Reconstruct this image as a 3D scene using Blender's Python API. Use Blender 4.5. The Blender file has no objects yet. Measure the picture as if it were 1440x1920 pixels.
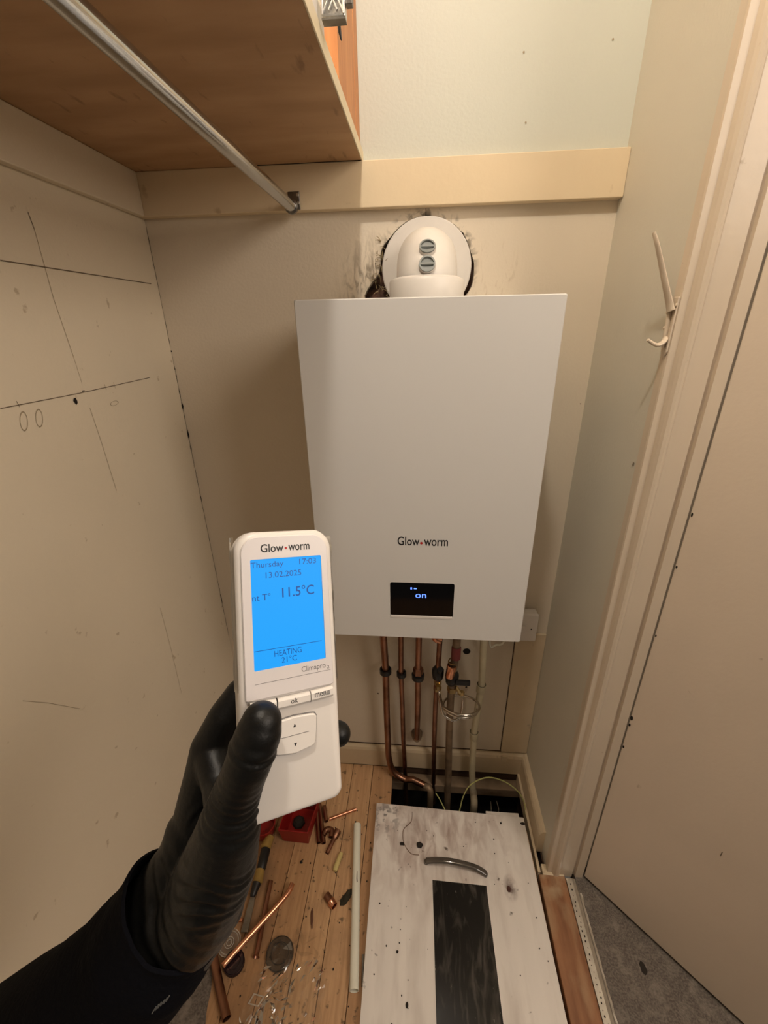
import bpy, bmesh, math, random
import numpy as np
from mathutils import Vector, Matrix, noise
from math import pi, sin, cos, radians

SC = bpy.context.scene
COL = SC.collection
random.seed(7)

# ---------------------------------------------------------------- camera
cam = bpy.data.cameras.new('camera')
camo = bpy.data.objects.new('camera', cam)
COL.objects.link(camo)
cam.sensor_fit = 'HORIZONTAL'
cam.sensor_width = 36.0
cam.lens = 20.0009
cam.clip_start = 0.01
CM = [[0.996528, -0.016885, 0.081528], [0.081494, 0.398341, -0.91361], [-0.01705, 0.917082, 0.398334]]
camo.matrix_world = Matrix.Translation((0.02006, -0.98031, 1.34428)) @ Matrix(CM).to_4x4()
SC.camera = camo

# ---------------------------------------------------------------- world, lights, exposure
w = bpy.data.worlds.new('world')
SC.world = w
w.use_nodes = True
w.node_tree.nodes['Background'].inputs[0].default_value = (1.0, 0.83, 0.66, 1)
w.node_tree.nodes['Background'].inputs[1].default_value = 0.08

def lamp(name, kind, loc, power, color, size, target=None, spread=None):
    l = bpy.data.lights.new(name, kind)
    l.energy = power
    l.color = color
    if kind == 'AREA':
        l.shape = 'RECTANGLE'
        l.size, l.size_y = size
    else:
        l.shadow_soft_size = size
    o = bpy.data.objects.new(name, l)
    COL.objects.link(o)
    o.location = loc
    if target is not None:
        o.rotation_euler = (Vector(target) - Vector(loc)).to_track_quat('-Z', 'Y').to_euler()
    return o
lamp('ceiling_bulb_light', 'POINT', (-0.03, -0.82, 2.38), 23.0, (1.0, 0.92, 0.825), 0.035)
lamp('room_light', 'AREA', (1.25, -1.35, 2.05), 17.0, (1.0, 0.86, 0.73), (0.8, 0.8), (-0.45, -0.5, 0.9))

vs = SC.view_settings
vs.view_transform = 'Standard'
vs.look = 'None'
vs.exposure = 0.0
vs.gamma = 1.0
vs.use_curve_mapping = False

# ---------------------------------------------------------------- materials
def lin(r, g, b):
    f = lambda c: (c/255/12.92) if c/255 <= 0.04045 else ((c/255+0.055)/1.055)**2.4
    return (f(r), f(g), f(b), 1)

def mat(name, col, rough=0.5, metal=0.0, var=0.0, vscale=8.0, bump=0.0, bscale=60.0, spec=0.5,
        stretch=(1, 1, 1), col2=None, emis=None, estr=0.0, alpha=1.0, trans=0.0, coat=0.0, ior=1.45, sheen=0.0):
    m = bpy.data.materials.new(name)
    m.use_nodes = True
    nt = m.node_tree
    n = nt.nodes
    b = n['Principled BSDF']
    b.inputs['Roughness'].default_value = rough
    b.inputs['Metallic'].default_value = metal
    b.inputs['Specular IOR Level'].default_value = spec
    b.inputs['IOR'].default_value = ior
    b.inputs['Alpha'].default_value = alpha
    b.inputs['Transmission Weight'].default_value = trans
    b.inputs['Coat Weight'].default_value = coat
    b.inputs['Sheen Weight'].default_value = sheen
    b.inputs['Base Color'].default_value = col
    tc = n.new('ShaderNodeTexCoord')
    mp = n.new('ShaderNodeMapping')
    mp.inputs['Scale'].default_value = stretch
    nt.links.new(tc.outputs['Object'], mp.inputs['Vector'])
    if var > 0 or col2 is not None:
        nz = n.new('ShaderNodeTexNoise')
        nz.inputs['Scale'].default_value = vscale
        nz.inputs['Detail'].default_value = 5
        nt.links.new(mp.outputs[0], nz.inputs['Vector'])
        rp = n.new('ShaderNodeValToRGB')
        c2 = col2 or tuple(max(0, c*(1-var)) for c in col[:3])+(1,)
        rp.color_ramp.elements[0].position = 0.35
        rp.color_ramp.elements[0].color = c2
        rp.color_ramp.elements[1].position = 0.65
        rp.color_ramp.elements[1].color = col
        nt.links.new(nz.outputs['Fac'], rp.inputs['Fac'])
        nt.links.new(rp.outputs[0], b.inputs['Base Color'])
    if bump > 0:
        nb = n.new('ShaderNodeTexNoise')
        nb.inputs['Scale'].default_value = bscale
        nb.inputs['Detail'].default_value = 4
        nt.links.new(mp.outputs[0], nb.inputs['Vector'])
        bp = n.new('ShaderNodeBump')
        bp.inputs['Strength'].default_value = bump
        bp.inputs['Distance'].default_value = 0.002
        nt.links.new(nb.outputs['Fac'], bp.inputs['Height'])
        nt.links.new(bp.outputs[0], b.inputs['Normal'])
    if emis:
        b.inputs['Emission Color'].default_value = emis
        b.inputs['Emission Strength'].default_value = estr
    return m

def mix_layer(m, color, fac_socket):
    """lay a second paint/dirt colour over the base colour of m"""
    nt = m.node_tree
    b = nt.nodes['Principled BSDF']
    mx = nt.nodes.new('ShaderNodeMix')
    mx.data_type = 'RGBA'
    inp = b.inputs['Base Color']
    if inp.is_linked:
        nt.links.new(inp.links[0].from_socket, mx.inputs[6])
    else:
        mx.inputs[6].default_value = inp.default_value
    mx.inputs[7].default_value = color
    nt.links.new(fac_socket, mx.inputs[0])
    nt.links.new(mx.outputs[2], inp)

def mathn(nt, op, a, b=None, clamp=False):
    n = nt.nodes.new('ShaderNodeMath')
    n.operation = op
    n.use_clamp = clamp
    for i, x in enumerate((a, b)):
        if x is None:
            continue
        if isinstance(x, (int, float)):
            n.inputs[i].default_value = x
        else:
            nt.links.new(x, n.inputs[i])
    return n.outputs[0]

def noise_fac(nt, scale, lo, hi, stretch=(1, 1, 1), detail=6, distort=0.0, loc=(0, 0, 0)):
    tc = nt.nodes.new('ShaderNodeTexCoord')
    mp = nt.nodes.new('ShaderNodeMapping')
    mp.inputs['Scale'].default_value = stretch
    mp.inputs['Location'].default_value = loc
    nt.links.new(tc.outputs['Object'], mp.inputs['Vector'])
    nz = nt.nodes.new('ShaderNodeTexNoise')
    nz.inputs['Scale'].default_value = scale
    nz.inputs['Detail'].default_value = detail
    nz.inputs['Distortion'].default_value = distort
    nt.links.new(mp.outputs[0], nz.inputs['Vector'])
    mr = nt.nodes.new('ShaderNodeMapRange')
    mr.inputs[1].default_value = lo
    mr.inputs[2].default_value = hi
    nt.links.new(nz.outputs['Fac'], mr.inputs[0])
    return mr.outputs[0]

def near_fac(nt, center, r0, r1, scl=(1, 1, 1)):
    """1 near centre (r<r0), 0 beyond r1"""
    tc = nt.nodes.new('ShaderNodeTexCoord')
    mp = nt.nodes.new('ShaderNodeMapping')
    mp.inputs['Location'].default_value = tuple(-c*s for c, s in zip(center, scl))
    mp.inputs['Scale'].default_value = scl
    nt.links.new(tc.outputs['Object'], mp.inputs['Vector'])
    ln = nt.nodes.new('ShaderNodeVectorMath')
    ln.operation = 'LENGTH'
    nt.links.new(mp.outputs[0], ln.inputs[0])
    mr = nt.nodes.new('ShaderNodeMapRange')
    mr.inputs[1].default_value = r0
    mr.inputs[2].default_value = r1
    mr.inputs[3].default_value = 1
    mr.inputs[4].default_value = 0
    nt.links.new(ln.outputs['Value'], mr.inputs[0])
    return mr.outputs[0]

M = {}
CREAM = (0.71, 0.645, 0.52, 1)
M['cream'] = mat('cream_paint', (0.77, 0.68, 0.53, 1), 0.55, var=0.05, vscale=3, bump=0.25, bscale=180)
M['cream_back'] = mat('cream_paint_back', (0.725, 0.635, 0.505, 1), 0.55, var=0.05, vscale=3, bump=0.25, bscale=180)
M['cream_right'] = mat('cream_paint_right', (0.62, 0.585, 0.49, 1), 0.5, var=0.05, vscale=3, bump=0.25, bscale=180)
M['cream_gloss'] = mat('cream_gloss_paint', (0.63, 0.53, 0.41, 1), 0.28, var=0.05, vscale=6, bump=0.15, bscale=60)
M['batten'] = mat('batten_paint', (0.76, 0.62, 0.42, 1), 0.42, var=0.06, vscale=5, bump=0.2, bscale=90)
M['door'] = mat('door_paint', (0.72, 0.61, 0.49, 1), 0.5, var=0.06, vscale=4, bump=0.2, bscale=120)
M['shelf'] = mat('plywood', (0.47, 0.29, 0.155, 1), 0.55, col2=(0.37, 0.215, 0.105, 1), vscale=5, stretch=(1, 4, 1), bump=0.15, bscale=40)
M['ply_edge'] = mat('plywood_edge', (0.80, 0.70, 0.50, 1), 0.5, var=0.1, vscale=20)
M['pine'] = mat('pine', (0.62, 0.27, 0.09, 1), 0.5, col2=(0.50, 0.19, 0.055, 1), vscale=14, stretch=(6, 6, 0.6))
M['chrome'] = mat('chrome', (0.56, 0.58, 0.60, 1), 0.13, metal=1.0, bump=0.05, bscale=300)
M['steel_dull'] = mat('dull_steel', (0.30, 0.28, 0.25, 1), 0.35, metal=1.0, var=0.4, vscale=60)
M['galv'] = mat('galvanised_steel', (0.72, 0.72, 0.70, 1), 0.28, metal=1.0, var=0.3, vscale=80, bump=0.3, bscale=120)
M['galv_bright'] = mat('bright_galvanised', (0.9, 0.9, 0.88, 1), 0.22, metal=0.8)
M['white_gloss'] = mat('boiler_white', (0.66, 0.645, 0.62, 1), 0.30)
M['white_plastic'] = mat('white_plastic', (0.74, 0.70, 0.66, 1), 0.35)
M['flue_white'] = mat('flue_white', (0.74, 0.70, 0.65, 1), 0.38, var=0.04, vscale=30)
M['grey_plug'] = mat('grey_plug', (0.22, 0.235, 0.225, 1), 0.5)
M['black_glass'] = mat('black_glass', (0.002, 0.002, 0.003, 1), 0.06, spec=0.35)
M['print_black'] = mat('black_print', (0.01, 0.01, 0.011, 1), 0.5)
M['print_red'] = mat('red_print', (0.45, 0.02, 0.02, 1), 0.5)
M['print_grey'] = mat('grey_print', (0.16, 0.15, 0.15, 1), 0.5)
M['led_blue'] = mat('blue_led', (0.05, 0.1, 1, 1), 0.5, emis=(0.10, 0.22, 1.0, 1), estr=2.2)
M['lcd'] = mat('lcd_backlight', (0.002, 0.02, 0.08, 1), 0.5, spec=0.25, emis=(0.012, 0.385, 1.0, 1), estr=0.93)
M['lcd_ink'] = mat('lcd_ink', (0.0, 0.02, 0.12, 1), 0.4, emis=(0.0, 0.07, 0.30, 1), estr=0.75)
M['copper'] = mat('copper', (0.86, 0.42, 0.26, 1), 0.26, metal=1.0, var=0.25, vscale=40)
M['copper_dull'] = mat('tarnished_copper', (0.42, 0.215, 0.14, 1), 0.36, metal=1.0, col2=(0.20, 0.10, 0.06, 1), vscale=14)
M['copper_old'] = mat('old_painted_copper', (0.30, 0.21, 0.13, 1), 0.55, metal=0.35, col2=(0.13, 0.09, 0.055, 1), vscale=18)
M['brass'] = mat('brass', (0.62, 0.46, 0.22, 1), 0.3, metal=1.0, var=0.2, vscale=40)
M['black_plastic'] = mat('black_plastic', (0.012, 0.012, 0.012, 1), 0.42)
M['pvc'] = mat('old_white_pvc', (0.56, 0.50, 0.34, 1), 0.45, var=0.15, vscale=20)
M['pvc_new'] = mat('white_overflow_pipe', (0.78, 0.76, 0.64, 1), 0.4, var=0.05, vscale=20)
M['flex'] = mat('stainless_hose', (0.62, 0.58, 0.52, 1), 0.22, metal=1.0)
M['earth'] = mat('green_yellow_cable', (0.42, 0.42, 0.16, 1), 0.45)
M['seam'] = mat('dirty_seam', (0.06, 0.03, 0.015, 1), 0.9)
M['skirt'] = mat('skirting_paint', (0.66, 0.54, 0.37, 1), 0.35, var=0.1, vscale=10, bump=0.2, bscale=50)
M['joist'] = mat('dusty_joist', (0.26, 0.18, 0.11, 1), 0.85, var=.4, vscale=14)
M['void'] = mat('underfloor_dark', (0.007, 0.005, 0.004, 1), 0.95, var=0.5, vscale=30)  # near-black: the deep shade inside the void is put into the colour
M['old_timber'] = mat('old_timber', (0.09, 0.05, 0.028, 1), 0.8, var=0.5, vscale=12, stretch=(1, 6, 6))
M['threshold'] = mat('stained_threshold', (0.32, 0.15, 0.070, 1), 0.5, bump=.3, bscale=60, col2=(0.21, 0.09, 0.04, 1), vscale=12, stretch=(4, .6, 1))
M['alu'] = mat('aluminium_trim', (0.74, 0.71, 0.64, 1), 0.3, metal=0.9, var=0.2, vscale=50)
M['hole_dark'] = mat('dark_hole', (0.012, 0.009, 0.007, 1), 0.9)
M['brick'] = mat('brick_rubble', (0.17, 0.085, 0.055, 1), 0.9, col2=(0.02, 0.013, 0.01, 1), vscale=40, bump=1.0, bscale=80)
M['glove'] = mat('black_nitrile', (0.0045, 0.0045, 0.0042, 1), 0.44, spec=0.36, bump=0.12, bscale=420, coat=0.0)
M['sleeve'] = mat('dark_navy_fleece', (0.0035, 0.0036, 0.0055, 1), 0.95, spec=0.1, bump=0.4, bscale=300)
M['stitch'] = mat('grey_stitching', (0.10, 0.10, 0.095, 1), 0.7)
M['red'] = mat('red_plastic', (0.30, 0.012, 0.010, 1), 0.35, var=0.15, vscale=20)
M['yellow'] = mat('yellow_rubber', (0.36, 0.23, 0.06, 1), 0.5, var=0.2, vscale=60)
M['foam'] = mat('pale_yellow_foam', (0.62, 0.50, 0.20, 1), 0.8, var=0.15, vscale=60)
def thin_plastic(name, tint, rough, body=0.06, ior=1.6):
    m = bpy.data.materials.new(name)
    m.use_nodes = True
    nt = m.node_tree
    for n_ in list(nt.nodes):
        if n_.type != 'OUTPUT_MATERIAL': nt.nodes.remove(n_)
    out = [n_ for n_ in nt.nodes if n_.type == 'OUTPUT_MATERIAL'][0]
    tr = nt.nodes.new('ShaderNodeBsdfTransparent'); tr.inputs[0].default_value = (0.97, 0.965, 0.95, 1)
    gl = nt.nodes.new('ShaderNodeBsdfGlossy'); gl.inputs['Roughness'].default_value = rough
    df = nt.nodes.new('ShaderNodeBsdfDiffuse'); df.inputs[0].default_value = tint
    fr = nt.nodes.new('ShaderNodeFresnel'); fr.inputs[0].default_value = ior
    m1 = nt.nodes.new('ShaderNodeMixShader'); m1.inputs[0].default_value = body
    m2 = nt.nodes.new('ShaderNodeMixShader')
    nt.links.new(tr.outputs[0], m1.inputs[1]); nt.links.new(df.outputs[0], m1.inputs[2])
    nt.links.new(fr.outputs[0], m2.inputs[0]); nt.links.new(m1.outputs[0], m2.inputs[1]); nt.links.new(gl.outputs[0], m2.inputs[2])
    nt.links.new(m2.outputs[0], out.inputs[0])
    return m
M['clear'] = thin_plastic('clear_plastic', (0.7, 0.66, 0.6, 1), 0.12, 0.16)
M['clear_rim'] = mat('clear_plastic_rim', (0.75, 0.70, 0.62, 1), 0.15, alpha=0.45, spec=0.9)
M['smoked'] = mat('smoked_plastic', (0.05, 0.045, 0.04, 1), 0.12, alpha=0.62, spec=0.8)
M['film'] = thin_plastic('protective_film', (0.6, 0.55, 0.45, 1), 0.1, 0.25)
M['purple'] = mat('dark_purple_plastic', (0.022, 0.012, 0.016, 1), 0.22)
M['dark_chip'] = mat('dark_debris', (0.022, 0.017, 0.013, 1), 0.9)
M['leaf'] = mat('dark_rag', (0.030, 0.024, 0.012, 1), 0.9, var=0.3, vscale=80)
M['pencil'] = mat('pencil_line', (0.16, 0.12, 0.08, 1), 0.7)
M['pencil_faint'] = mat('faint_pencil_line', (0.36, 0.29, 0.19, 1), 0.7)
M['dark_tint'] = mat('smoked_handle', (0.10, 0.085, 0.07, 1), 0.10, spec=0.8, var=0.3, vscale=30)
M['white_dirty'] = mat('white_laminate', (0.80, 0.745, 0.69, 1), 0.42, var=0.08, vscale=4, stretch=(5, .6, 1))
M['panel_glass'] = mat('grimy_black_glass', (0.014, 0.013, 0.012, 1), 0.22, spec=0.4)

# the wall above the shelf batten gets a greyer, less yellow base colour
nt = M['cream_back'].node_tree
tcw = nt.nodes.new('ShaderNodeTexCoord'); sxyz = nt.nodes.new('ShaderNodeSeparateXYZ')
nt.links.new(tcw.outputs['Object'], sxyz.inputs[0])
mix_layer(M['cream_back'], (0.59, 0.60, 0.525, 1), mathn(nt, 'GREATER_THAN', sxyz.outputs[2], 1.60))
# dirt round the flue hole on the back wall
a = near_fac(nt, (-0.080, 0, 1.415), 0.012, 0.085, (1, 0.2, 0.75))
s1 = noise_fac(nt, 26, 0.46, 0.66, (3.0, 1, 0.9), distort=1.6)
mix_layer(M['cream_back'], (0.10, 0.065, 0.03, 1), mathn(nt, 'MULTIPLY', mathn(nt, 'MULTIPLY', a, s1), 0.85, True))
a = near_fac(nt, (0.027, 0, 1.452), 0.088, 0.105, (1, 0.2, 1))
s1 = noise_fac(nt, 60, 0.50, 0.62, distort=0.8)
mix_layer(M['cream_back'], (0.06, 0.04, 0.02, 1), mathn(nt, 'MULTIPLY', mathn(nt, 'MULTIPLY', a, s1), 0.8, True))
a = near_fac(nt, (0.16, 0, 1.42), 0.01, 0.07, (1, 0.2, 0.8))
s1 = noise_fac(nt, 40, 0.55, 0.75, (2, 1, .7), distort=1.2)
mix_layer(M['cream_back'], (0.30, 0.19, 0.09, 1), mathn(nt, 'MULTIPLY', mathn(nt, 'MULTIPLY', a, s1), 0.55, True))
# scuffs and specks
for k, (lo, hi, sc_, c, fm) in {'cream': (0.70, 0.74, 38, (0.40, 0.30, 0.18, 1), 0.6), 'cream_gloss': (0.72, 0.75, 45, (0.35, 0.25, 0.15, 1), 0.6),
                          'door': (0.73, 0.76, 30, (0.35, 0.25, 0.16, 1), 0.5), 'batten': (0.69, 0.75, 22, (0.45, 0.32, 0.17, 1), 0.6)}.items():
    nt = M[k].node_tree
    mix_layer(M[k], c, mathn(nt, 'MULTIPLY', noise_fac(nt, sc_, lo, hi), fm, True))
# grime on the loose panel
nt = M['white_dirty'].node_tree
mix_layer(M['white_dirty'], (0.05, 0.035, 0.022, 1), mathn(nt, 'MULTIPLY', noise_fac(nt, 42, 0.68, 0.74), 0.9, True))
far = near_fac(nt, (-0.06, 0.29, 0.018), 0.03, 0.23, (0.7, 1, 1))
mix_layer(M['white_dirty'], (0.30, 0.19, 0.15, 1), mathn(nt, 'MULTIPLY', mathn(nt, 'MULTIPLY', far, noise_fac(nt, 22, 0.38, 0.68, (1.8, .8, 1), distort=.5)), 0.8, True))
mix_layer(M['white_dirty'], (0.30, 0.22, 0.17, 1), mathn(nt, 'MULTIPLY', noise_fac(nt, 11, 0.50, 0.75, (2.5, .5, 1)), 0.35, True))
mix_layer(M['white_dirty'], (0.06, 0.045, 0.04, 1), mathn(nt, 'MULTIPLY', mathn(nt, 'MULTIPLY', near_fac(nt, (-0.185, 0.315, 0.018), 0.0, 0.07), noise_fac(nt, 70, 0.50, 0.60)), 0.8, True))
mix_layer(M['white_dirty'], (0.10, 0.05, 0.04, 1), mathn(nt, 'MULTIPLY', near_fac(nt, tuple(Vector((0.2703, -0.3380, 0.0180))-Vector((0.12, -0.5, 0))), 0.003, 0.020, (1, .6, 1)), mathn(nt, 'MULTIPLY', noise_fac(nt, 60, 0.35, 0.6), 0.9), True))
nt = M['panel_glass'].node_tree
mix_layer(M['panel_glass'], (0.085, 0.075, 0.065, 1), mathn(nt, 'MULTIPLY', noise_fac(nt, 14, 0.50, 0.72, (3, .7, 1), distort=1.5), 0.8, True))
mix_layer(M['panel_glass'], (0.20, 0.18, 0.16, 1), mathn(nt, 'MULTIPLY', noise_fac(nt, 60, 0.69, 0.74, (2, 1, 1)), 0.7, True))
nt = M['threshold'].node_tree
mix_layer(M['threshold'], (0.42, 0.27, 0.15, 1), mathn(nt, 'MULTIPLY', noise_fac(nt, 16, 0.52, 0.70, (1.5, .6, 1)), 0.6, True))
mix_layer(M['threshold'], (0.42, 0.30, 0.18, 1), mathn(nt, 'MULTIPLY', near_fac(nt, (0.385, -0.30, 0.0), 0.02, 0.09), mathn(nt, 'MULTIPLY', noise_fac(nt, 30, 0.40, 0.6), 0.9)))
nt = M['skirt'].node_tree
mix_layer(M['skirt'], (0.12, 0.07, 0.035, 1), mathn(nt, 'MULTIPLY', noise_fac(nt, 40, 0.66, 0.76), 0.35, True))
nt = M['shelf'].node_tree
mix_layer(M['shelf'], (0.16, 0.075, 0.03, 1), mathn(nt, 'MULTIPLY', noise_fac(nt, 26, 0.64, 0.72, (2, .5, 1)), 0.6, True))

def wood_boards():
    m = bpy.data.materials.new('floor_boards')
    m.use_nodes = True
    nt = m.node_tree
    b = nt.nodes['Principled BSDF']
    b.inputs['Roughness'].default_value = 0.5
    b.inputs['Specular IOR Level'].default_value = 0.3
    b.inputs['Base Color'].default_value = (0.58, 0.36, 0.19, 1)
    oi = nt.nodes.new('ShaderNodeObjectInfo')
    mix_layer(m, (0.44, 0.25, 0.125, 1), oi.outputs['Random'])
    g = noise_fac(nt, 9, 0.40, 0.62, (14, 0.8, 1), detail=8, distort=0.6)
    mix_layer(m, (0.33, 0.18, 0.085, 1), mathn(nt, 'MULTIPLY', g, 0.45))
    mix_layer(m, (0.07, 0.045, 0.025, 1), mathn(nt, 'MULTIPLY', noise_fac(nt, 55, 0.62, 0.70), 0.75, True))
    mix_layer(m, (0.14, 0.09, 0.055, 1), mathn(nt, 'MULTIPLY', noise_fac(nt, 7, 0.52, 0.70), 0.5, True))
    n2 = nt.nodes.new('ShaderNodeTexNoise')
    n2.inputs['Scale'].default_value = 60
    bp = nt.nodes.new('ShaderNodeBump')
    bp.inputs['Strength'].default_value = 0.2
    bp.inputs['Distance'].default_value = 0.002
    nt.links.new(n2.outputs['Fac'], bp.inputs['Height'])
    nt.links.new(bp.outputs[0], b.inputs['Normal'])
    return m
M['boards'] = wood_boards()

def carpet_mat():
    m = mat('grey_carpet', (0.205, 0.175, 0.15, 1), 0.95, spec=0.05, var=0.45, vscale=260, bump=1.0, bscale=380)
    nt = m.node_tree
    mix_layer(m, (0.30, 0.26, 0.22, 1), mathn(nt, 'MULTIPLY', noise_fac(nt, 30, 0.5, 0.7, (1, 1, 1), distort=1.0), 0.6, True))
    mix_layer(m, (0.10, 0.085, 0.07, 1), mathn(nt, 'MULTIPLY', noise_fac(nt, 90, 0.55, 0.7), 0.6, True))
    return m
M['carpet'] = carpet_mat()

# ---------------------------------------------------------------- mesh helpers
def link(name, me, m, parent=None):
    o = bpy.data.objects.new(name, me)
    COL.objects.link(o)
    if m is not None:
        me.materials.append(m)
    if parent is not None:
        o.parent = parent
    return o

def bm_obj(name, bm, m, parent=None, smooth=False, bevel=0.0, segs=2):
    bmesh.ops.recalc_face_normals(bm, faces=bm.faces[:])
    me = bpy.data.meshes.new(name)
    bm.to_mesh(me)
    bm.free()
    if smooth:
        for p in me.polygons:
            p.use_smooth = True
    o = link(name, me, m, parent)
    if bevel > 0:
        md = o.modifiers.new('bevel', 'BEVEL')
        md.width = bevel
        md.segments = segs
        md.limit_method = 'ANGLE'
        md.angle_limit = radians(35)
    if smooth:
        sharp(o)
    return o

def sharp(o, ang=40):
    me = o.data
    bm = bmesh.new()
    bm.from_mesh(me)
    for e in bm.edges:
        if len(e.link_faces) == 2 and e.calc_face_angle(0) > radians(ang):
            e.smooth = False
    bm.to_mesh(me)
    bm.free()

def box(x0, x1, y0, y1, z0, z1, bm=None):
    bm = bm or bmesh.new()
    v = [bm.verts.new(p) for p in ((x0, y0, z0), (x1, y0, z0), (x1, y1, z0), (x0, y1, z0), (x0, y0, z1), (x1, y0, z1), (x1, y1, z1), (x0, y1, z1))]
    for f in ((0, 3, 2, 1), (4, 5, 6, 7), (0, 1, 5, 4), (1, 2, 6, 5), (2, 3, 7, 6), (3, 0, 4, 7)):
        bm.faces.new([v[i] for i in f])
    return bm

def prism(pts, z0, z1, bm=None, axis='z'):
    """polygon in a plane extruded along axis"""
    bm = bm or bmesh.new()
    def P(a, b, c):
        return (a, b, c) if axis == 'z' else ((a, c, b) if axis == 'y' else (c, a, b))
    lo = [bm.verts.new(P(a, b, z0)) for a, b in pts]
    hi = [bm.verts.new(P(a, b, z1)) for a, b in pts]
    n = len(pts)
    bm.faces.new(lo[::-1])
    bm.faces.new(hi)
    for i in range(n):
        bm.faces.new((lo[i], lo[(i+1) % n], hi[(i+1) % n], hi[i]))
    return bm

def smooth_path(pts, sub=6):
    P = [Vector(p) for p in pts]
    if len(P) < 3:
        return P
    out = []
    for i in range(len(P)-1):
        p0 = P[max(i-1, 0)]; p1 = P[i]; p2 = P[i+1]; p3 = P[min(i+2, len(P)-1)]
        for k in range(sub):
            t = k/sub
            out.append(0.5*((2*p1)+(p2-p0)*t+(2*p0-5*p1+4*p2-p3)*t*t+(3*p1-p0-3*p2+p3)*t**3))
    out.append(P[-1])
    return out

def tube(pts, r, segs=16, bm=None, caps=True, flat=1.0):
    """round tube through pts; r a number or one per point"""
    bm = bm or bmesh.new()
    pts = [Vector(p) for p in pts]
    n = len(pts)
    rs = [r]*n if isinstance(r, (int, float)) else list(r)
    t0 = (pts[1]-pts[0]).normalized()
    up = Vector((0, 0, 1)) if abs(t0.z) < 0.9 else Vector((1, 0, 0))
    nrm = (up - t0*up.dot(t0)).normalized()
    rings = []
    for i, p in enumerate(pts):
        if i == 0: t = t0
        elif i == n-1: t = (pts[-1]-pts[-2]).normalized()
        else: t = ((pts[i+1]-p).normalized()+(p-pts[i-1]).normalized()).normalized()
        nrm = (nrm - t*nrm.dot(t)).normalized()
        bn = t.cross(nrm)
        rings.append([bm.verts.new(p+nrm*rs[i]*flat*cos(2*pi*k/segs)+bn*rs[i]*sin(2*pi*k/segs)) for k in range(segs)])
    for a, b in zip(rings, rings[1:]):
        for k in range(segs):
            bm.faces.new((a[k], a[(k+1) % segs], b[(k+1) % segs], b[k]))
    if caps:
        bm.faces.new(rings[0][::-1])
        bm.faces.new(rings[-1])
    return bm

def lathe(profile, origin, axis, segs=32, bm=None, cap=True):
    """profile = [(radius, distance along axis)]"""
    bm = bm or bmesh.new()
    ax = Vector(axis).normalized()
    up = Vector((0, 0, 1)) if abs(ax.z) < 0.9 else Vector((1, 0, 0))
    u = (up-ax*up.dot(ax)).normalized()
    v = ax.cross(u)
    o = Vector(origin)
    rings = []
    for r, h in profile:
        rings.append([bm.verts.new(o+ax*h+(u*cos(2*pi*k/segs)+v*sin(2*pi*k/segs))*max(r, 1e-5)) for k in range(segs)])
    for a, b in zip(rings, rings[1:]):
        for k in range(segs):
            bm.faces.new((a[k], a[(k+1) % segs], b[(k+1) % segs], b[k]))
    if cap:
        bm.faces.new(rings[0][::-1])
        bm.faces.new(rings[-1])
    return bm

def hollow(pts, r, wall=0.0009, segs=16, bm=None):
    """open-ended copper tube: outer and inner skins joined at the ends"""
    bm = bm or bmesh.new()
    a = len(bm.verts)
    pts = [Vector(p) for p in pts]
    rs = [r]*len(pts) if isinstance(r, (int, float)) else list(r)
    tube(pts, rs, segs, bm, caps=False)
    bm.verts.ensure_lookup_table()
    nv = len(bm.verts)-a
    tube(pts, [q-wall for q in rs], segs, bm, caps=False)
    bm.verts.ensure_lookup_table()
    for s in (0, nv-segs):
        for k in range(segs):
            bm.faces.new((bm.verts[a+s+k], bm.verts[a+s+(k+1) % segs], bm.verts[a+nv+s+(k+1) % segs], bm.verts[a+nv+s+k]))
    return bm

def tag(o, label=None, cat=None, group=None, kind=None):
    if label: o['label'] = label
    if cat: o['category'] = cat
    if group: o['group'] = group
    if kind: o['kind'] = kind
    return o

def thing(name, label, cat, loc=(0, 0, 0), group=None):
    o = bpy.data.objects.new(name, None)
    o.empty_display_size = 0.02
    COL.objects.link(o)
    o.location = loc
    bpy.context.view_layer.update()
    return tag(o, label, cat, group)

def part(name, bm, m, t, **k):
    """part given in world coordinates, parented to the thing's empty"""
    o = bm_obj(name, bm, m, None, **k)
    L = t.matrix_world.inverted() if t.type == 'EMPTY' else Matrix.Identity(4)
    o.data.transform(L)
    o.parent = t
    return o

def struct(name, bm, m, parent=None, **k):
    o = bm_obj(name, bm, m, parent, **k)
    if parent is None:
        o['kind'] = 'structure'
    return o

FONT = None
def lettering(name, s, x0, x1, y0, y1, m, t, frame, depth=0.00012, bold=0.0, keep_aspect=False):
    """text fitted in the rectangle x0..x1, y0..y1 of a frame (4x4: x right, y up, z out)"""
    c = bpy.data.curves.new(name, 'FONT')
    c.body = s
    c.size = 1.0
    c.extrude = 0.0
    c.offset = bold
    c.resolution_u = 4
    o = bpy.data.objects.new(name, c)
    COL.objects.link(o)
    dg = bpy.context.evaluated_depsgraph_get()
    me = bpy.data.meshes.new_from_object(o.evaluated_get(dg))
    bpy.data.objects.remove(o)
    bpy.data.curves.remove(c)
    co = np.array([v.co for v in me.vertices])
    mn, mx = co.min(0), co.max(0)
    sx = (x1-x0)/(mx[0]-mn[0])
    sy = (y1-y0)/(mx[1]-mn[1])
    for v in me.vertices:
        v.co = Vector(((v.co.x-mn[0])*sx+x0, (v.co.y-mn[1])*sy+y0, depth))
    me.transform(frame)
    if t.type == 'EMPTY':
        me.transform(t.matrix_world.inverted())
    me.materials.clear()
    return link(name, me, m, t)

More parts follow.
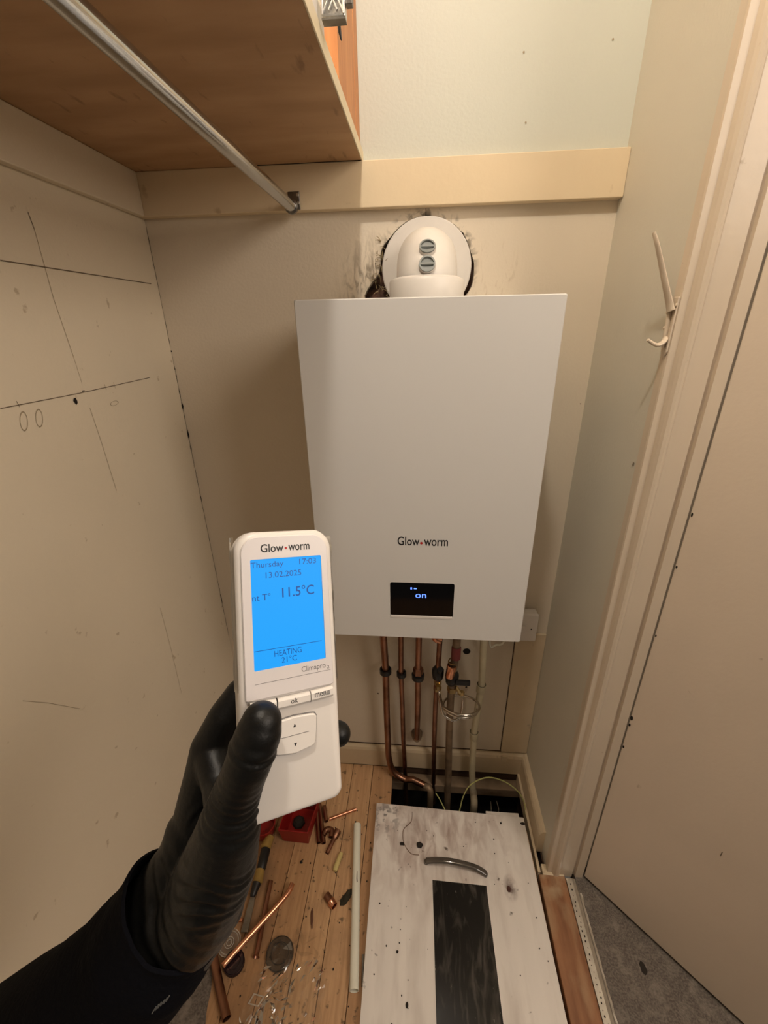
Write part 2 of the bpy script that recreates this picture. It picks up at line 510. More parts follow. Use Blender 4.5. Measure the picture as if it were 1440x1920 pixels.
# ---------------------------------------------------------------- measurements of the cupboard (metres)
XL, XR = -0.5406, 0.3763
ZC = 2.50
JY = -0.2875                 # where the right wall ends and the doorway begins
BX0, BX1, BZ0, BZ1, BY = -0.1733, 0.2267, 0.7584, 1.3835, -0.28

# ---------------------------------------------------------------- setting
# back wall with a ragged hole broken out for the flue
def back_wall():
    bm = bmesh.new()
    outer = [(XL-0.02, -0.3), (XR+0.12, -0.3), (XR+0.12, ZC), (XL-0.02, ZC)]
    hole = []
    for k in range(72):
        a = 2*pi*k/72
        r = 0.0895+0.003*noise.noise(Vector((cos(a)*4, sin(a)*4, 3)))
        # broken out further at lower left and right
        dl = max(0, cos(a-radians(214)))**10
        dr = max(0, cos(a-radians(-14)))**14
        du = max(0, cos(a-radians(158)))**30
        r += max(0, cos(a-radians(203)))**40*0.034+dl*(0.018+0.008*noise.noise(Vector((k*.9, 0, 0))))+dr*(0.007+0.002*noise.noise(Vector((k*.7, 5, 0))))+du*0.006
        r += 0.0022*noise.noise(Vector((k*1.3, 9, 0)))
        hole.append((0.027+r*cos(a), 1.449+r*sin(a)))
    def loop(pts, y):
        vs = [bm.verts.new((x, y, z)) for x, z in pts]
        return vs, [bm.edges.new((vs[i], vs[(i+1) % len(vs)])) for i in range(len(vs))]
    vo, eo = loop(outer, 0.0)
    vh, eh = loop(hole, 0.0)
    bmesh.ops.triangle_fill(bm, use_beauty=True, edges=eo+eh)
    vb = [bm.verts.new((v.co.x, 0.022, v.co.z)) for v in vh]
    n = len(vh)
    for i in range(n):
        bm.faces.new((vh[i], vh[(i+1) % n], vb[(i+1) % n], vb[i]))
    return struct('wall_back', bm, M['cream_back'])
wall_back = back_wall()
bk = box(-0.13, 0.17, 0.02, 0.04, 1.30, 1.60)
bm_ = bk
bmesh.ops.subdivide_edges(bm_, edges=bm_.edges[:], cuts=14, use_grid_fill=True)
for v in bm_.verts:
    if v.co.y < 0.021:
        v.co.y += 0.009*noise.noise(v.co*60)
o = bm_obj('rubble_behind_plaster', bm_, M['brick'], wall_back)
tag(o, 'dark broken brick behind the plaster')
# fibrous scraps hanging in the broken edge (left of the flue)
sb = bmesh.new()
random.seed(3)
for k in range(46):
    a = radians(random.uniform(150, 232))
    r = random.uniform(0.086, 0.108)
    p = Vector((0.027+r*cos(a), -0.002, 1.449+r*sin(a)))
    d = Vector((random.uniform(-1, 0.3), random.uniform(-.3, .1), random.uniform(-1, .6))).normalized()*random.uniform(0.006, 0.018)
    tube([p, p+d*0.5+Vector((0, -.001, .002)), p+d], [0.0009, 0.0006, 0.0002], 5, sb)
o = bm_obj('torn_fibre', sb, mat('torn_fibre', (0.10, 0.07, 0.035, 1), 0.9, col2=(0.42, 0.33, 0.18, 1), vscale=80), wall_back)
o['kind'] = 'stuff'

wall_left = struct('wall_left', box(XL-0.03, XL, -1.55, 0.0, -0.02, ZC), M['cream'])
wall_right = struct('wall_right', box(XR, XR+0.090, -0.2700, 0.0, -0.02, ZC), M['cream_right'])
struct('ceiling', box(XL-0.03, 1.6, -1.9, 0.02, ZC, ZC+0.03), M['cream'])

# door lining: moulded profile running the full height
prof = [(0.3763, -0.2860), (0.3775, -0.2890), (0.3875, -0.2890), (0.3905, -0.2945), (0.3940, -0.2985), (0.3985, -0.2995),
        (0.4030, -0.2980), (0.4060, -0.2940), (0.4075, -0.2925), (0.4385, -0.2925), (0.4395, -0.2860), (0.4465, -0.2860),
        (0.4475, -0.2925), (0.4660, -0.2925), (0.4680, -0.2905), (0.4680, -0.2701), (0.3763, -0.2701)]
struct('trim_1', prism(prof, 0.0, ZC), M['cream_gloss'])
struct('baseboard_back', prism([(0.0, 0.0), (-0.016, 0.0), (-0.016, 0.070), (-0.013, 0.079), (-0.007, 0.083), (0.0, 0.084)], XL, XR, axis='x'), M['skirt'])
struct('baseboard_right', prism([(XR, 0.0), (XR-0.016, 0.0), (XR-0.016, 0.070), (XR-0.013, 0.079), (XR-0.007, 0.085), (XR, 0.086)], -0.238, -0.0005, axis='y'), M['skirt'])
# dark gap above the back skirting
o = struct('trim_2', box(XL, 0.318, -0.0025, 0.0, 0.0842, 0.0858), M['seam'])

# upright cover board beside the right corner and the slim strip at its edge
o = struct('trim_3', box(0.295, XR-0.0005, -0.007, 0.0, 0.089, 0.560), M['skirt'], bevel=0.0015)
o = struct('trim_4', box(0.2930, 0.2949, -0.0015, 0.0, 0.0860, 0.62), M['seam'])
o = struct('trim_5', box(0.2952, 0.3150, -0.0215, -0.0165, 0.062, 0.0865), M['skirt'], bevel=0.001)

# battens carrying the shelf
struct('trim_6', box(XL, XR-0.0003, -0.02, 0.0, 1.5505, 1.6226), M['batten'], bevel=0.0012)
struct('trim_7', box(XL, XL+0.014, -1.5, -0.0203, 1.5505, 1.6226), M['cream'], bevel=0.002)

# pencil marks, panel joint and cracks on the left wall (thin strokes on its surface)
def stroke_x(name, pts, wd, m, par, x=XL, up=(0, 0, 1)):
    """flat stroke on a plane x=const through (y,z) points"""
    bm = bmesh.new()
    P = [Vector((x+0.0006, p[1], p[2])) for p in pts]
    L, R_ = [], []
    for i, p in enumerate(P):
        d = (P[min(i+1, len(P)-1)]-P[max(i-1, 0)]).normalized()
        n = Vector((0, -d.z, d.y))
        L.append(bm.verts.new(p+n*wd/2)); R_.append(bm.verts.new(p-n*wd/2))
    for i in range(len(P)-1):
        bm.faces.new((L[i], L[i+1], R_[i+1], R_[i]))
    return bm_obj(name, bm, m, par)
stroke_x('panel_joint', [(-0.5406, -0.3703, 1.4339), (-0.5406, -0.0246, 1.4340)], 0.0016, M['pencil'], wall_left)
stroke_x('pencil_line', [(-0.5406, -0.4457, 1.2526), (-0.5406, -0.2997, 1.2523), (-0.5406, -0.1023, 1.2559)], 0.0012, M['pencil'], wall_left)
stroke_x('pencil_line', [(-0.5406, -0.2985, 1.5019), (-0.5406, -0.2959, 1.4818)], 0.0012, M['pencil'], wall_left)
stroke_x('pencil_line', [(-0.5406, -0.2959, 1.4818), (-0.5406, -0.2978, 1.3920), (-0.5406, -0.2917, 1.3090)], 0.0008, M['pencil_faint'], wall_left)
stroke_x('pencil_line', [(-0.5406, -0.2917, 1.3090), (-0.5406, -0.2899, 1.2673)], 0.0005, M['pencil_faint'], wall_left)
stroke_x('pencil_line', [(-0.5406, -0.2882, 1.2261), (-0.5406, -0.2842, 1.1650), (-0.5406, -0.2812, 1.0735)], 0.0007, M['pencil_faint'], wall_left)
stroke_x('pencil_line', [(-0.5406, -0.4188, 1.2582), (-0.5406, -0.4171, 1.2498)], 0.0008, M['pencil'], wall_left)
stroke_x('pencil_line', [(-0.5406, -0.2386, 1.2595), (-0.5406, -0.2372, 1.2492)], 0.0008, M['pencil_faint'], wall_left)
stroke_x('pencil_line', [(-0.5406, -0.2144, 1.2594), (-0.5406, -0.2127, 1.2488)], 0.0008, M['pencil_faint'], wall_left)
stroke_x('pencil_line', [(-0.5406, -0.2514, 0.7884), (-0.5406, -0.2522, 0.6785), (-0.5406, -0.2580, 0.5458)], 0.0006, M['pencil_faint'], wall_left)
stroke_x('pencil_line', [(-0.5406, -0.5724, 0.8623), (-0.5406, -0.5421, 0.8250), (-0.5406, -0.4997, 0.7654)], 0.0007, M['pencil_faint'], wall_left)
def oval_x(cu, su, sv, par, m, c):
    bm = bmesh.new()
    n = 22
    c = Vector(c)
    o1, o2 = [], []
    for k in range(n):
        a = 2*pi*k/n
        for lst, q in ((o1, 1.0), (o2, 0.86)):
            lst.append(bm.verts.new((XL+0.0006, c.y+su*q*cos(a)+sv*0.25*sin(a), c.z+sv*q*sin(a))))
    for k in range(n):
        bm.faces.new((o1[k], o1[(k+1) % n], o2[(k+1) % n], o2[k]))
    return bm_obj('pencil_oval', bm, m, par)
oval_x(0, 0.0065, 0.0135, wall_left, M['pencil_faint'], (-0.5406, -0.4183, 1.2300))
oval_x(0, 0.0065, 0.0130, wall_left, M['pencil_faint'], (-0.5406, -0.3919, 1.2293))
oval_x(0, 0.0115, 0.0040, wall_left, M['pencil_faint'], (-0.5406, -0.2259, 1.2239))
def chip_x(c, a, b, par, m, x=XL):
    bm = bmesh.new()
    n = 12
    vs_ = [bm.verts.new((x+0.0008, c[1]+a*cos(2*pi*k/n)*(1+.3*random.uniform(-1, 1)), c[2]+b*sin(2*pi*k/n)*(1+.3*random.uniform(-1, 1)))) for k in range(n)]
    bm.faces.new(vs_)
    return bm_obj('screw_hole', bm, m, par)
chip_x((-0.5406, -0.3147, 1.2418), 0.0036, 0.0048, wall_left, M['hole_dark'])
chip_x((-0.5406, -0.2915, 1.2547), 0.0038, 0.0012, wall_left, M['hole_dark'])
# crack down the corner between left and back wall
def corner_slivers():
    bm = bmesh.new()
    random.seed(11)
    for (v0, v1, wd) in ((0.995, 1.012, .0016), (0.93, 0.96, .0012), (1.30, 1.304, .0028), (1.262, 1.266, .0020), (1.242, 1.256, .0016), (1.20, 1.222, .0022), (1.172, 1.19, .0034), (1.145, 1.166, .0012),
                         (1.10, 1.13, .0030), (1.07, 1.088, .0026), (1.048, 1.062, .0018), (1.31, 1.545, .0007), (0.5, 1.30, .0007), (0.72, 0.74, .0016), (0.62, 0.655, .0022), (0.66, 0.69, .0012)):
        n = max(2, int((v1-v0)/0.008))
        L, R_ = [], []
        for i in range(n+1):
            z = v0+(v1-v0)*i/n
            e = 0.25 if i in (0, n) else random.uniform(.6, 1.2)
            L.append(bm.verts.new((XL+0.0005+wd*e, -0.0008, z)))
            R_.append(bm.verts.new((XL+0.0008, -0.0008-wd*e*.8, z)))
        for i in range(n):
            bm.faces.new((L[i], L[i+1], R_[i+1], R_[i]))
    return bm_obj('corner_crack', bm, M['hole_dark'], wall_left)
tag(corner_slivers(), 'ragged dark crack in the corner')

# small dark holes in the back wall below the boiler
def disc_y(name, c, r, m, par, y=-0.0008, rag=0.0):
    bm = bmesh.new()
    n = 20
    bm.faces.new([bm.verts.new((c[0]+r*cos(2*pi*k/n)*(1+rag*random.uniform(-1, 1)), y, c[2]+r*sin(2*pi*k/n)*(1+rag*random.uniform(-1, 1)))) for k in range(n)])
    return bm_obj(name, bm, m, par)
disc_y('drilled_hole', (0.1636, 0.0000, 0.4849), 0.0105, M['hole_dark'], wall_back)
disc_y('screw_hole', (0.1701, 0.0000, 0.3491), 0.003, M['hole_dark'], wall_back, rag=.2)
disc_y('screw_hole', (-0.0961, 0.0000, 0.3051), 0.003, M['pencil'], wall_back, rag=.3)
disc_y('screw_hole', (0.3672, 0.0000, 1.1826), 0.0012, M['pencil'], wall_back, rag=.2)
for u_ in ((0.1823, 0.0000, 1.7625), (0.3244, 0.0000, 1.7706), (0.1962, 0.0000, 1.6696)):
    disc_y('nail_mark', u_, 0.0016, M['pencil_faint'], wall_back, rag=.3)
bmk = bmesh.new()
for q in ((0.0239, -0.0207, 1.5443), ):
    box(q[0]-.0006, q[0]+.0006, -0.0004, 0.0, 1.537, 1.5500, bmk)
bm_obj('pencil_tick', bmk, M['hole_dark'], wall_back)
# dark chips on right wall
def chip_r(c, a, b):
    bm = bmesh.new(); n = 10
    bm.faces.new([bm.verts.new((XR-0.0008, c[1]+a*cos(2*pi*k/n)*(1+.3*random.uniform(-1, 1)), c[2]+b*sin(2*pi*k/n))) for k in range(n)])
    bm_obj('paint_chip', bm, M['pencil'], wall_right)
chip_r((0.3763, -0.2628, 1.1267), 0.0022, 0.0035)

# floor: subfloor void, joists and boards with the opening cut out beside the back wall
floor = struct('floor', box(XL, XR+0.02, -1.5, 0.03, -0.30, -0.26), M['void'])
def fpart(name, bm, m, **k):
    return bm_obj(name, bm, m, floor, **k)
fpart('void_wall', box(XL, XR+0.02, -0.008, 0.03, -0.26, -0.075), M['void'])
fpart('void_wall', box(XL, XR+0.02, -0.008, 0.03, -0.075, -0.012), M['old_timber'])
fpart('void_wall', box(XR-0.004, XR+0.02, -0.6, -0.008, -0.26, -0.004), M['old_timber'])
fpart('joist', box(XL, XR-0.004, -0.045, -0.0085, -0.072, -0.038), M['joist'], bevel=.002)
fpart('joist', box(XL, -0.075, -0.30, -0.25, -0.16, -0.0185), M['old_timber'])
fpart('joist', box(XL, XR-0.01, -0.80, -0.74, -0.16, -0.0185), M['old_timber'])
bw = 0.0665
k = 0
x = -0.0500-bw*8
for i in range(15):
    a = x+i*bw
    b = a+bw-0.0014
    a, b = max(a, XL+0.0005), min(b, 0.3505)
    if b-a < 0.005:
        continue
    y1 = -0.017 if b < -0.045 else -0.185
    o = fpart('floor_board', box(a, b, -1.5, y1, -0.018, random.uniform(-0.0006, 0.0)), M['boards'], bevel=0.0007, segs=1)
# timber round the opening on the right, under the skirting
fpart('edge_fillet', box(0.3525, XR-0.0165, -0.29, -0.017, -0.030, 0.006), M['skirt'], bevel=.001)
# threshold and its trim
struct('trim_8', box(0.3528, 0.4195, -1.5, -0.2965, -0.03, 0.0085), M['threshold'], bevel=0.002)
struct('trim_9', box(0.3640, 0.4195, -0.2965, -0.2700, -0.03, 0.0065), M['skirt'], bevel=0.002)
o = struct('trim_10', prism([(0.420, 0.0), (0.420, 0.0105), (0.4345, 0.0120), (0.4425, 0.0100), (0.4480, 0.004), (0.4480, 0.0)], -1.5, -0.302, axis='y'), M['alu'])
# perforations along the trim
pb = bmesh.new()
random.seed(5)
yy = -0.315
while yy > -0.75:
    r = random.uniform(.0012, .0024)
    c = Vector((0.4270+random.uniform(-.002, .002), yy, 0.01145))
    pb.faces.new([pb.verts.new(c+Vector((r*.7*cos(q*pi/4), r*sin(q*pi/4), 0.1*r*cos(q*pi/4)+.0002))) for q in range(8)])
    yy -= random.uniform(.008, .013)
q_ = bm_obj('perforation', pb, M['dark_chip'], o)
q_['kind'] = 'stuff'
# torn foil edge over the carpet
fb = bmesh.new()
random.seed(6)
prev = None
for i in range(60):
    y = -0.33-i*0.012
    wv = 0.4500+max(0, 0.003*noise.noise(Vector((i*.6, 1, 0))))+0.0015*random.random()
    c = [fb.verts.new((0.4462, y, 0.0065)), fb.verts.new((wv, y, 0.0048+0.002*random.random()))]
    if prev: fb.faces.new((prev[0], c[0], c[1], prev[1]))
    prev = c
bm_obj('torn_foil_edge', fb, M['alu'], o)

carpet = struct('floor_hall', box(0.4480, 2.4, -3.0, 0.6, -0.04, 0.0), M['carpet'])
struct('wall_hall', box(0.470, 2.4, -0.262, -0.18, 0.0, ZC), M['cream'])
cb = bmesh.new()
c = Vector((0.5442, -0.4605, 0.0010))
cb.faces.new([cb.verts.new(c+Vector((0.0065*cos(q*pi/6)*(1+.2*sin(q*3)), 0.012*sin(q*pi/6), 0))) for q in range(12)])
bm_obj('stain', cb, M['dark_chip'], carpet)

# door opened outwards, hinged on the far jamb
door = bpy.data.objects.new('door_1', None)
COL.objects.link(door)
door['kind'] = 'structure'
door.location = (0.4693, -0.2932, 0.0)
door.rotation_euler = (0, 0, radians(-45.5))
db = box(0.0, 0.76, 0.0, 0.034, 0.010, 1.985)
bm_obj('door_leaf', db, M['door'], door, bevel=0.0015)
ch = bmesh.new()
for (xx, zz, a, b) in ((0.002, 0.585, .003, .006), (0.002, 0.565, .002, .004), (0.0025, 0.50, .002, .004), (0.0025, 0.95, .0015, .003), (0.0025, 1.05, .0015, .004), (0.002, 0.80, .0012, .003)):
    ch.faces.new([ch.verts.new((xx+a*cos(q*pi/4), -0.0007, zz+b*sin(q*pi/4))) for q in range(8)])
bm_obj('paint_chip', ch, M['hole_dark'], door)['kind'] = 'stuff'
def on_door(p):
    return door_inv @ Vector(p)
bpy.context.view_layer.update()
door_inv = door.matrix_world.inverted()
sc_ = bmesh.new()
n_ = door.matrix_world.to_3x3() @ Vector((0, 1, 0))
box(0.203, 0.2045, -0.0007, 0.0, 0.395, 0.408, sc_)
bm_obj('scratch', sc_, M['pencil'], door)

# ---------------------------------------------------------------- shelf and its load
t = thing('plywood_shelf', 'brown plywood shelf with pale front edge above the clothes rail', 'shelf', (XL, -0.0, 1.6228))
part('board', box(XL+.0005, -0.0956, -1.45, -0.0005, 1.6228, 1.6400), M['shelf'], t)
part('edge_strip', box(-0.0955, -0.0934, -1.45, -0.0005, 1.6228, 1.6410), M['ply_edge'], t, bevel=0.0005)
part('split_line', box(-0.33, -0.0956, -0.0212, -0.0203, 1.6219, 1.6228), M['hole_dark'], t)

t = thing('pine_upright', 'orange pine boards standing upright on the shelf against the wall', 'boards', (-0.10, -0.10, 1.6412))
for i, (a, b) in enumerate(((-0.0010, -0.030), (-0.0305, -0.052), (-0.0525, -0.085), (-0.0855, -0.22))):
    part('pine_board', box(-0.118, -0.0985+0.0006*(i % 2), b, a, 1.6412, 2.06), M['pine'], t, bevel=0.0008)
t = thing('galvanised_plate', 'small galvanised metal plate with embossed cross overhanging the shelf edge', 'metal plate', (-0.0775, -0.3665, 1.6412))
part('body', box(-0.0905, -0.0648, -0.3715, -0.3615, 1.6412, 1.700), M['galv'], t, bevel=0.0015)
part('side_flange', box(-0.0648, -0.0575, -0.3685, -0.3600, 1.6520, 1.700), M['steel_dull'], t, bevel=0.001)
eb = bmesh.new()
for a, b in (((-0.0885, 1.6450), (-0.0775, 1.6640)), ((-0.0775, 1.6640), (-0.0668, 1.6450)), ((-0.0885, 1.690), (-0.0775, 1.669)), ((-0.0775, 1.669), (-0.0668, 1.690)), ((-0.0668, 1.6440), (-0.0668, 1.69)), ((-0.0890, 1.6440), (-0.0890, 1.69)), ((-0.0820, 1.6470), (-0.0775, 1.6550)), ((-0.0775, 1.6550), (-0.0735, 1.6470))):
    tube([(a[0], -0.3717, a[1]), (b[0], -0.3717, b[1])], 0.0010, 8, eb)
part('embossed_cross', eb, M['galv_bright'], t)
part('lower_lip', box(-0.0900, -0.0650, -0.3728, -0.3610, 1.6396, 1.6412), M['steel_dull'], t)
hb = tube([(-0.0782, -0.3300, 1.6556), (-0.0779, -0.3300, 1.6495), (-0.0765, -0.3300, 1.6423)], [0.0016, 0.0018, 0.0007], 10)
part('hanging_hook', hb, M['black_plastic'], t)
o = tag(bm_obj('white_plastic_sheet', box(-0.0966, -0.0948, -0.45, -0.335, 1.6413, 1.660), M['white_plastic']), 'scrap of thin white plastic on the shelf edge beside the galvanised plate', 'plastic sheet')

# clothes rail
t = thing('clothes_rail', 'chrome hanging rail running under the plywood shelf', 'rail', (-0.23, -0.02, 1.556))
part('tube', tube([(-0.230, -1.45, 1.5555), (-0.230, -0.0245, 1.5555)], 0.0100, 28), M['chrome'], t, smooth=True)
sk = lathe([(0.0125, 0), (0.0125, 0.006), (0.0105, 0.006), (0.0105, 0.0075)], (-0.230, -0.0325, 1.5555), (0, -1, 0), 24)
part('socket_plate', box(-0.2365, -0.214, -0.0232, -0.0202, 1.5515, 1.5800), M['steel_dull'], t, bevel=0.001)
part('socket', lathe([(0.0112, 0), (0.0125, 0.001), (0.0125, 0.008), (0.0103, 0.009)], (-0.230, -0.0232, 1.5555), (0, -1, 0), 24), M['steel_dull'], t, smooth=True)
for zz in (1.562, 1.5745):
    part('screw', lathe([(0.0001, 0.0014), (0.0022, 0.001), (0.0028, 0)], (-0.2175, -0.0232, zz), (0, -1, 0), 12, cap=False), M['alu'], t)

# ---------------------------------------------------------------- boiler
t = thing('boiler', 'white wall-hung gas boiler with small black display', 'boiler', (0.0267, 0, BZ0))
part('casing', box(BX0+.002, BX1-.002, BY+0.012, -0.001, BZ0+.003, BZ1-.003), M['white_gloss'], t, bevel=0.004)
def rrect(x0, x1, z0, z1, r, n=5):
    pts = []
    for cx, cz, a0 in ((x1-r, z1-r, 0), (x0+r, z1-r, 90), (x0+r, z0+r, 180), (x1-r, z0+r, 270)):
        for k in range(n+1):
            a = radians(a0+90*k/n)
            pts.append((cx+r*cos(a), cz+r*sin(a)))
    return pts
DX0, DX1, DZ0, DZ1 = -0.0335, 0.0905, 0.8085, 0.8915
def front_panel():
    bm = bmesh.new()
    def ring(pts, y): return [bm.verts.new((x, y, z)) for x, z in pts]
    o1 = ring(rrect(BX0, BX1, BZ0, BZ1, 0.003), BY+0.012)
    o2 = ring(rrect(BX0, BX1, BZ0, BZ1, 0.003), BY+0.002)
    o3 = ring(rrect(BX0+.0015, BX1-.0015, BZ0+.0015, BZ1-.0015, 0.003), BY)
    i1 = ring(rrect(DX0, DX1, DZ0, DZ1, 0.004), BY)
    i2 = ring(rrect(DX0, DX1, DZ0, DZ1, 0.004), BY+0.004)
    for a, b in ((o1, o2), (o2, o3), (o3, i1), (i1, i2)):
        n = len(a)
        for k in range(n):
            bm.faces.new((a[k], a[(k+1) % n], b[(k+1) % n], b[k]))
    bm.faces.new(o1[::-1])
    return bm
part('front_cover', front_panel(), M['white_gloss'], t)
disp = part('display', prism(rrect(DX0+.0012, DX1-.0012, DZ0+.0058, DZ1-.0008, 0.003), BY+0.0008, BY+0.004, axis='y'), M['black_glass'], t)
part('display_lip', prism(rrect(DX0+.0002, DX1-.0002, DZ0+.0002, DZ0+.0056, 0.0025), BY-0.0006, BY+0.004, axis='y'), M['white_plastic'], t, bevel=.0004)
FB = Matrix(((1, 0, 0, 0), (0, 0, -1, BY), (0, 1, 0, 0), (0, 0, 0, 1)))
FD = Matrix(((1, 0, 0, 0), (0, 0, -1, BY+0.0008), (0, 1, 0, 0), (0, 0, 0, 1)))
lettering('logo_lettering', 'Glow', (-0.0183, -0.2800, 0.9770)[0], (0.0220, -0.2800, 0.9780)[0], 0.9725, 0.9905, M['print_black'], t, FB, bold=0.012)
lettering('logo_lettering', 'worm', (0.0303, -0.2800, 0.9782)[0], (0.0741, -0.2800, 0.9794)[0], 0.9722, 0.9853, M['print_black'], t, FB, bold=0.012)
part('logo_dot', lathe([(0.0026, 0), (0.0026, 0.0002)], (0.0255, -0.2800, 0.9776), (0, -1, 0), 16), M['print_red'], t)
q = (0.0265, -0.2792, 0.8612)
lettering('display_lettering', 'on', q[0]-0.0105, q[0]+0.0105, q[2]-0.0045, q[2]+0.0045, M['led_blue'], disp, FD, bold=0.0)
bpy.context.view_layer.update()
for nm in ('display_lettering',):
    ob = bpy.data.objects[nm]
    ob.data.transform(t.matrix_world.inverted())
q = (0.0118, -0.2792, 0.8778)
ib = bmesh.new()
box(q[0]-.0055, q[0]-.0025, BY+0.0004, BY+0.0008, q[2]-.002, q[2]+.0025, ib)
box(q[0]+.001, q[0]+.0065, BY+0.0004, BY+0.0008, q[2]-.0012, q[2]+.0014, ib)
ob = bm_obj('display_icon', ib, M['led_blue'], disp)
ob.data.transform(t.matrix_world.inverted())

# flue: wall plate, elbow, collar, two test plugs
t = thing('flue_elbow', 'white flue elbow with round wall plate on top of the boiler', 'flue', (0.0267, -0.13, BZ1))
FX = 0.0267
part('wall_plate', lathe([(0.052, 0.0035), (0.086, 0.003), (0.088, 0.001), (0.088, -0.004), (0.052, -0.004)], (FX, -0.0045, 1.449), (0, -1, 0), 64, cap=False), M['flue_white'], t, smooth=True)
FY, RB, RT = -0.128, 0.058, 0.0530
pts = [(FX, FY, BZ1+0.0006), (FX, FY, 1.395)]
for k in range(0, 19):
    a = radians(90*k/18)
    pts.append((FX, FY+RB-RB*cos(a), 1.395+RB*sin(a)))
pts.append((FX, -0.002, 1.395+RB))
part('elbow', tube(pts, RT, 48), M['flue_white'], t, smooth=True)
part('collar', lathe([(0.054, 0.0), (0.0645, 0.0), (0.0655, 0.002), (0.0655, 0.030), (0.0635, 0.034), (0.054, 0.0375)], (FX, FY, BZ1+0.0005), (0, 0, 1), 56, cap=False), M['flue_white'], t, smooth=True)
for (u_, nrm) in (((0.0244, -0.1650, 1.4664), (0, -0.86, 0.50)), ((0.0244, -0.1820, 1.4394), (0, -0.97, 0.22))):
    nrm = Vector(nrm).normalized()
    # project on the elbow's outer skin
    c = Vector((FX, FY+RB, 1.395))
    p = Vector(u_); p.x = FX
    d = (p-c); d.x = 0; d.normalize()
    s_ = c+d*(RB+RT-0.001)
    part('plug_boss', lathe([(0.0142, -0.004), (0.0142, 0.0030), (0.0136, 0.0040), (0.0128, 0.0040)], s_, d, 24, cap=False), M['flue_white'], t, smooth=True)
    pl = lathe([(0.0132, -0.004), (0.0132, 0.0064), (0.0108, 0.0064), (0.0104, 0.0035), (0.0001, 0.0025)], s_, d, 24, cap=False)
    pp = part('test_plug', pl, M['grey_plug'], t, smooth=True)
    bb = tube([s_+d*0.0045+Vector((-.0108, 0, 0)), s_+d*0.0045+Vector((.0108, 0, 0))], 0.0022, 8)
    ob = bm_obj('plug_grip', bb, M['grey_plug'], None)
    ob.data.transform(t.matrix_world.inverted()); ob.parent = pp

# switched fused spur
t = thing('fused_spur', 'white switched fused spur box half hidden behind the boiler', 'wall switch', (0.30, 0, 0.60))
part('back_box', box(0.2535, 0.3365, -0.030, -0.0075, 0.562, 0.645), M['white_plastic'], t, bevel=0.002)
part('faceplate', box(0.2520, 0.3380, -0.037, -0.030, 0.5605, 0.6465), M['white_plastic'], t, bevel=0.002)
part('rocker', prism([(-0.0370, 0.594), (-0.0400, 0.594), (-0.0425, 0.612), (-0.0370, 0.612)], 0.2700, 0.3060, axis='x'), M['white_plastic'], t, bevel=.0006)
part('indicator', lathe([(0.0022, 0), (0.0018, 0.0008)], (0.3230, -0.037, 0.600), (0, -1, 0), 12), M['hole_dark'], t)

# ---------------------------------------------------------------- pipework under the boiler
def pipe(name, pts, r, m, label, parts=(), sub=5, cat='pipe', segs=18):
    t = thing(name, label, cat, pts[-1])
    part('pipe', tube(smooth_path(pts, sub), r, segs), m, t, smooth=True)
    return t
def clip(t, x, y, z, r, m=None):
    """pipe clip: ring, boss to the wall"""
    c = part('clip_band', lathe([(r+.0015, -.007), (r+.006, -.0065), (r+.006, .0065), (r+.0015, .007)], (x, y, z), (0, 0, 1), 24, cap=False), m or M['black_plastic'], t, smooth=True)
    st = tube([(x, y+r+.004, z), (x, -0.001, z)], 0.004, 10)
    ob = bm_obj('clip_stem', st, M['black_plastic'], None); ob.data.transform(t.matrix_world.inverted()); ob.parent = c
X1 = -0.066
t = pipe('copper_pipe', [(X1-.004, -0.10, BZ0-.005), (X1-.002, -0.085, 0.60), (X1, -0.060, 0.46), (X1, -0.05, 0.30), (X1+.002, -0.05, 0.16), (X1+.004, -0.052, 0.09), (X1+.018, -0.058, 0.035), (X1+.055, -0.066, 0.012), (0.0151, -0.0720, 0.0209), (0.0575, -0.0800, 0.0065)],
         0.0098, M['copper_dull'], 'leftmost copper pipe below the boiler, sweeping right at the floor', sub=6)
clip(t, X1, -0.060, 0.455, 0.0105)
q = (0.0676, -0.0900, 0.0021)
part('floor_elbow', tube(smooth_path([(0.0525, -0.0800, 0.0085), (0.0691, -0.0900, 0.0074), (q[0]+.004, q[1]-.002, -0.05), (q[0]+.004, q[1]-.002, -0.20)], 6), 0.0095, 16), M['copper_old'], t, smooth=True)
X2 = -0.0215
t = pipe('copper_pipe', [(X2, -0.10, BZ0-.005), (X2, -0.085, 0.60), (X2-.001, -0.055, 0.44), (X2+.002, -0.040, 0.30), (X2+.005, -0.034, 0.15), (X2+.010, -0.032, 0.02), (X2+.016, -0.06, -0.12)],
         0.0072, M['copper_dull'], 'slim copper pipe second from the left below the boiler', sub=6)
clip(t, X2, -0.055, 0.442, 0.0076)
X3 = 0.0255
t = pipe('copper_pipe', [(X3, -0.10, BZ0-.005), (X3, -0.08, 0.60), (X3, -0.058, 0.45), (X3+.001, -0.045, 0.30), (X3, -0.036, 0.165)],
         0.0086, M['copper_dull'], 'third copper pipe from the left ending in a round flange on the wall', sub=6)
part('compression_nut', lathe([(0.0088, 0.022), (0.0135, 0.018), (0.0150, 0.010), (0.0150, -0.002)], (X3, -0.058, 0.452), (0, 0, 1), 6, cap=False), M['copper_dull'], t)
part('nut_band', lathe([(0.009, -0.022), (0.0175, -0.020), (0.0180, -0.006), (0.009, -0.004)], (X3, -0.058, 0.452), (0, 0, 1), 24, cap=False), M['black_plastic'], t, smooth=True)
part('wall_flange', lathe([(0.001, 0.030), (0.010, 0.030), (0.014, 0.022), (0.0170, 0.012), (0.0175, 0.0)], (X3, -0.002, 0.147), (0, -1, 0.15), 28), M['copper_old'], t, smooth=True)
X4 = 0.0800
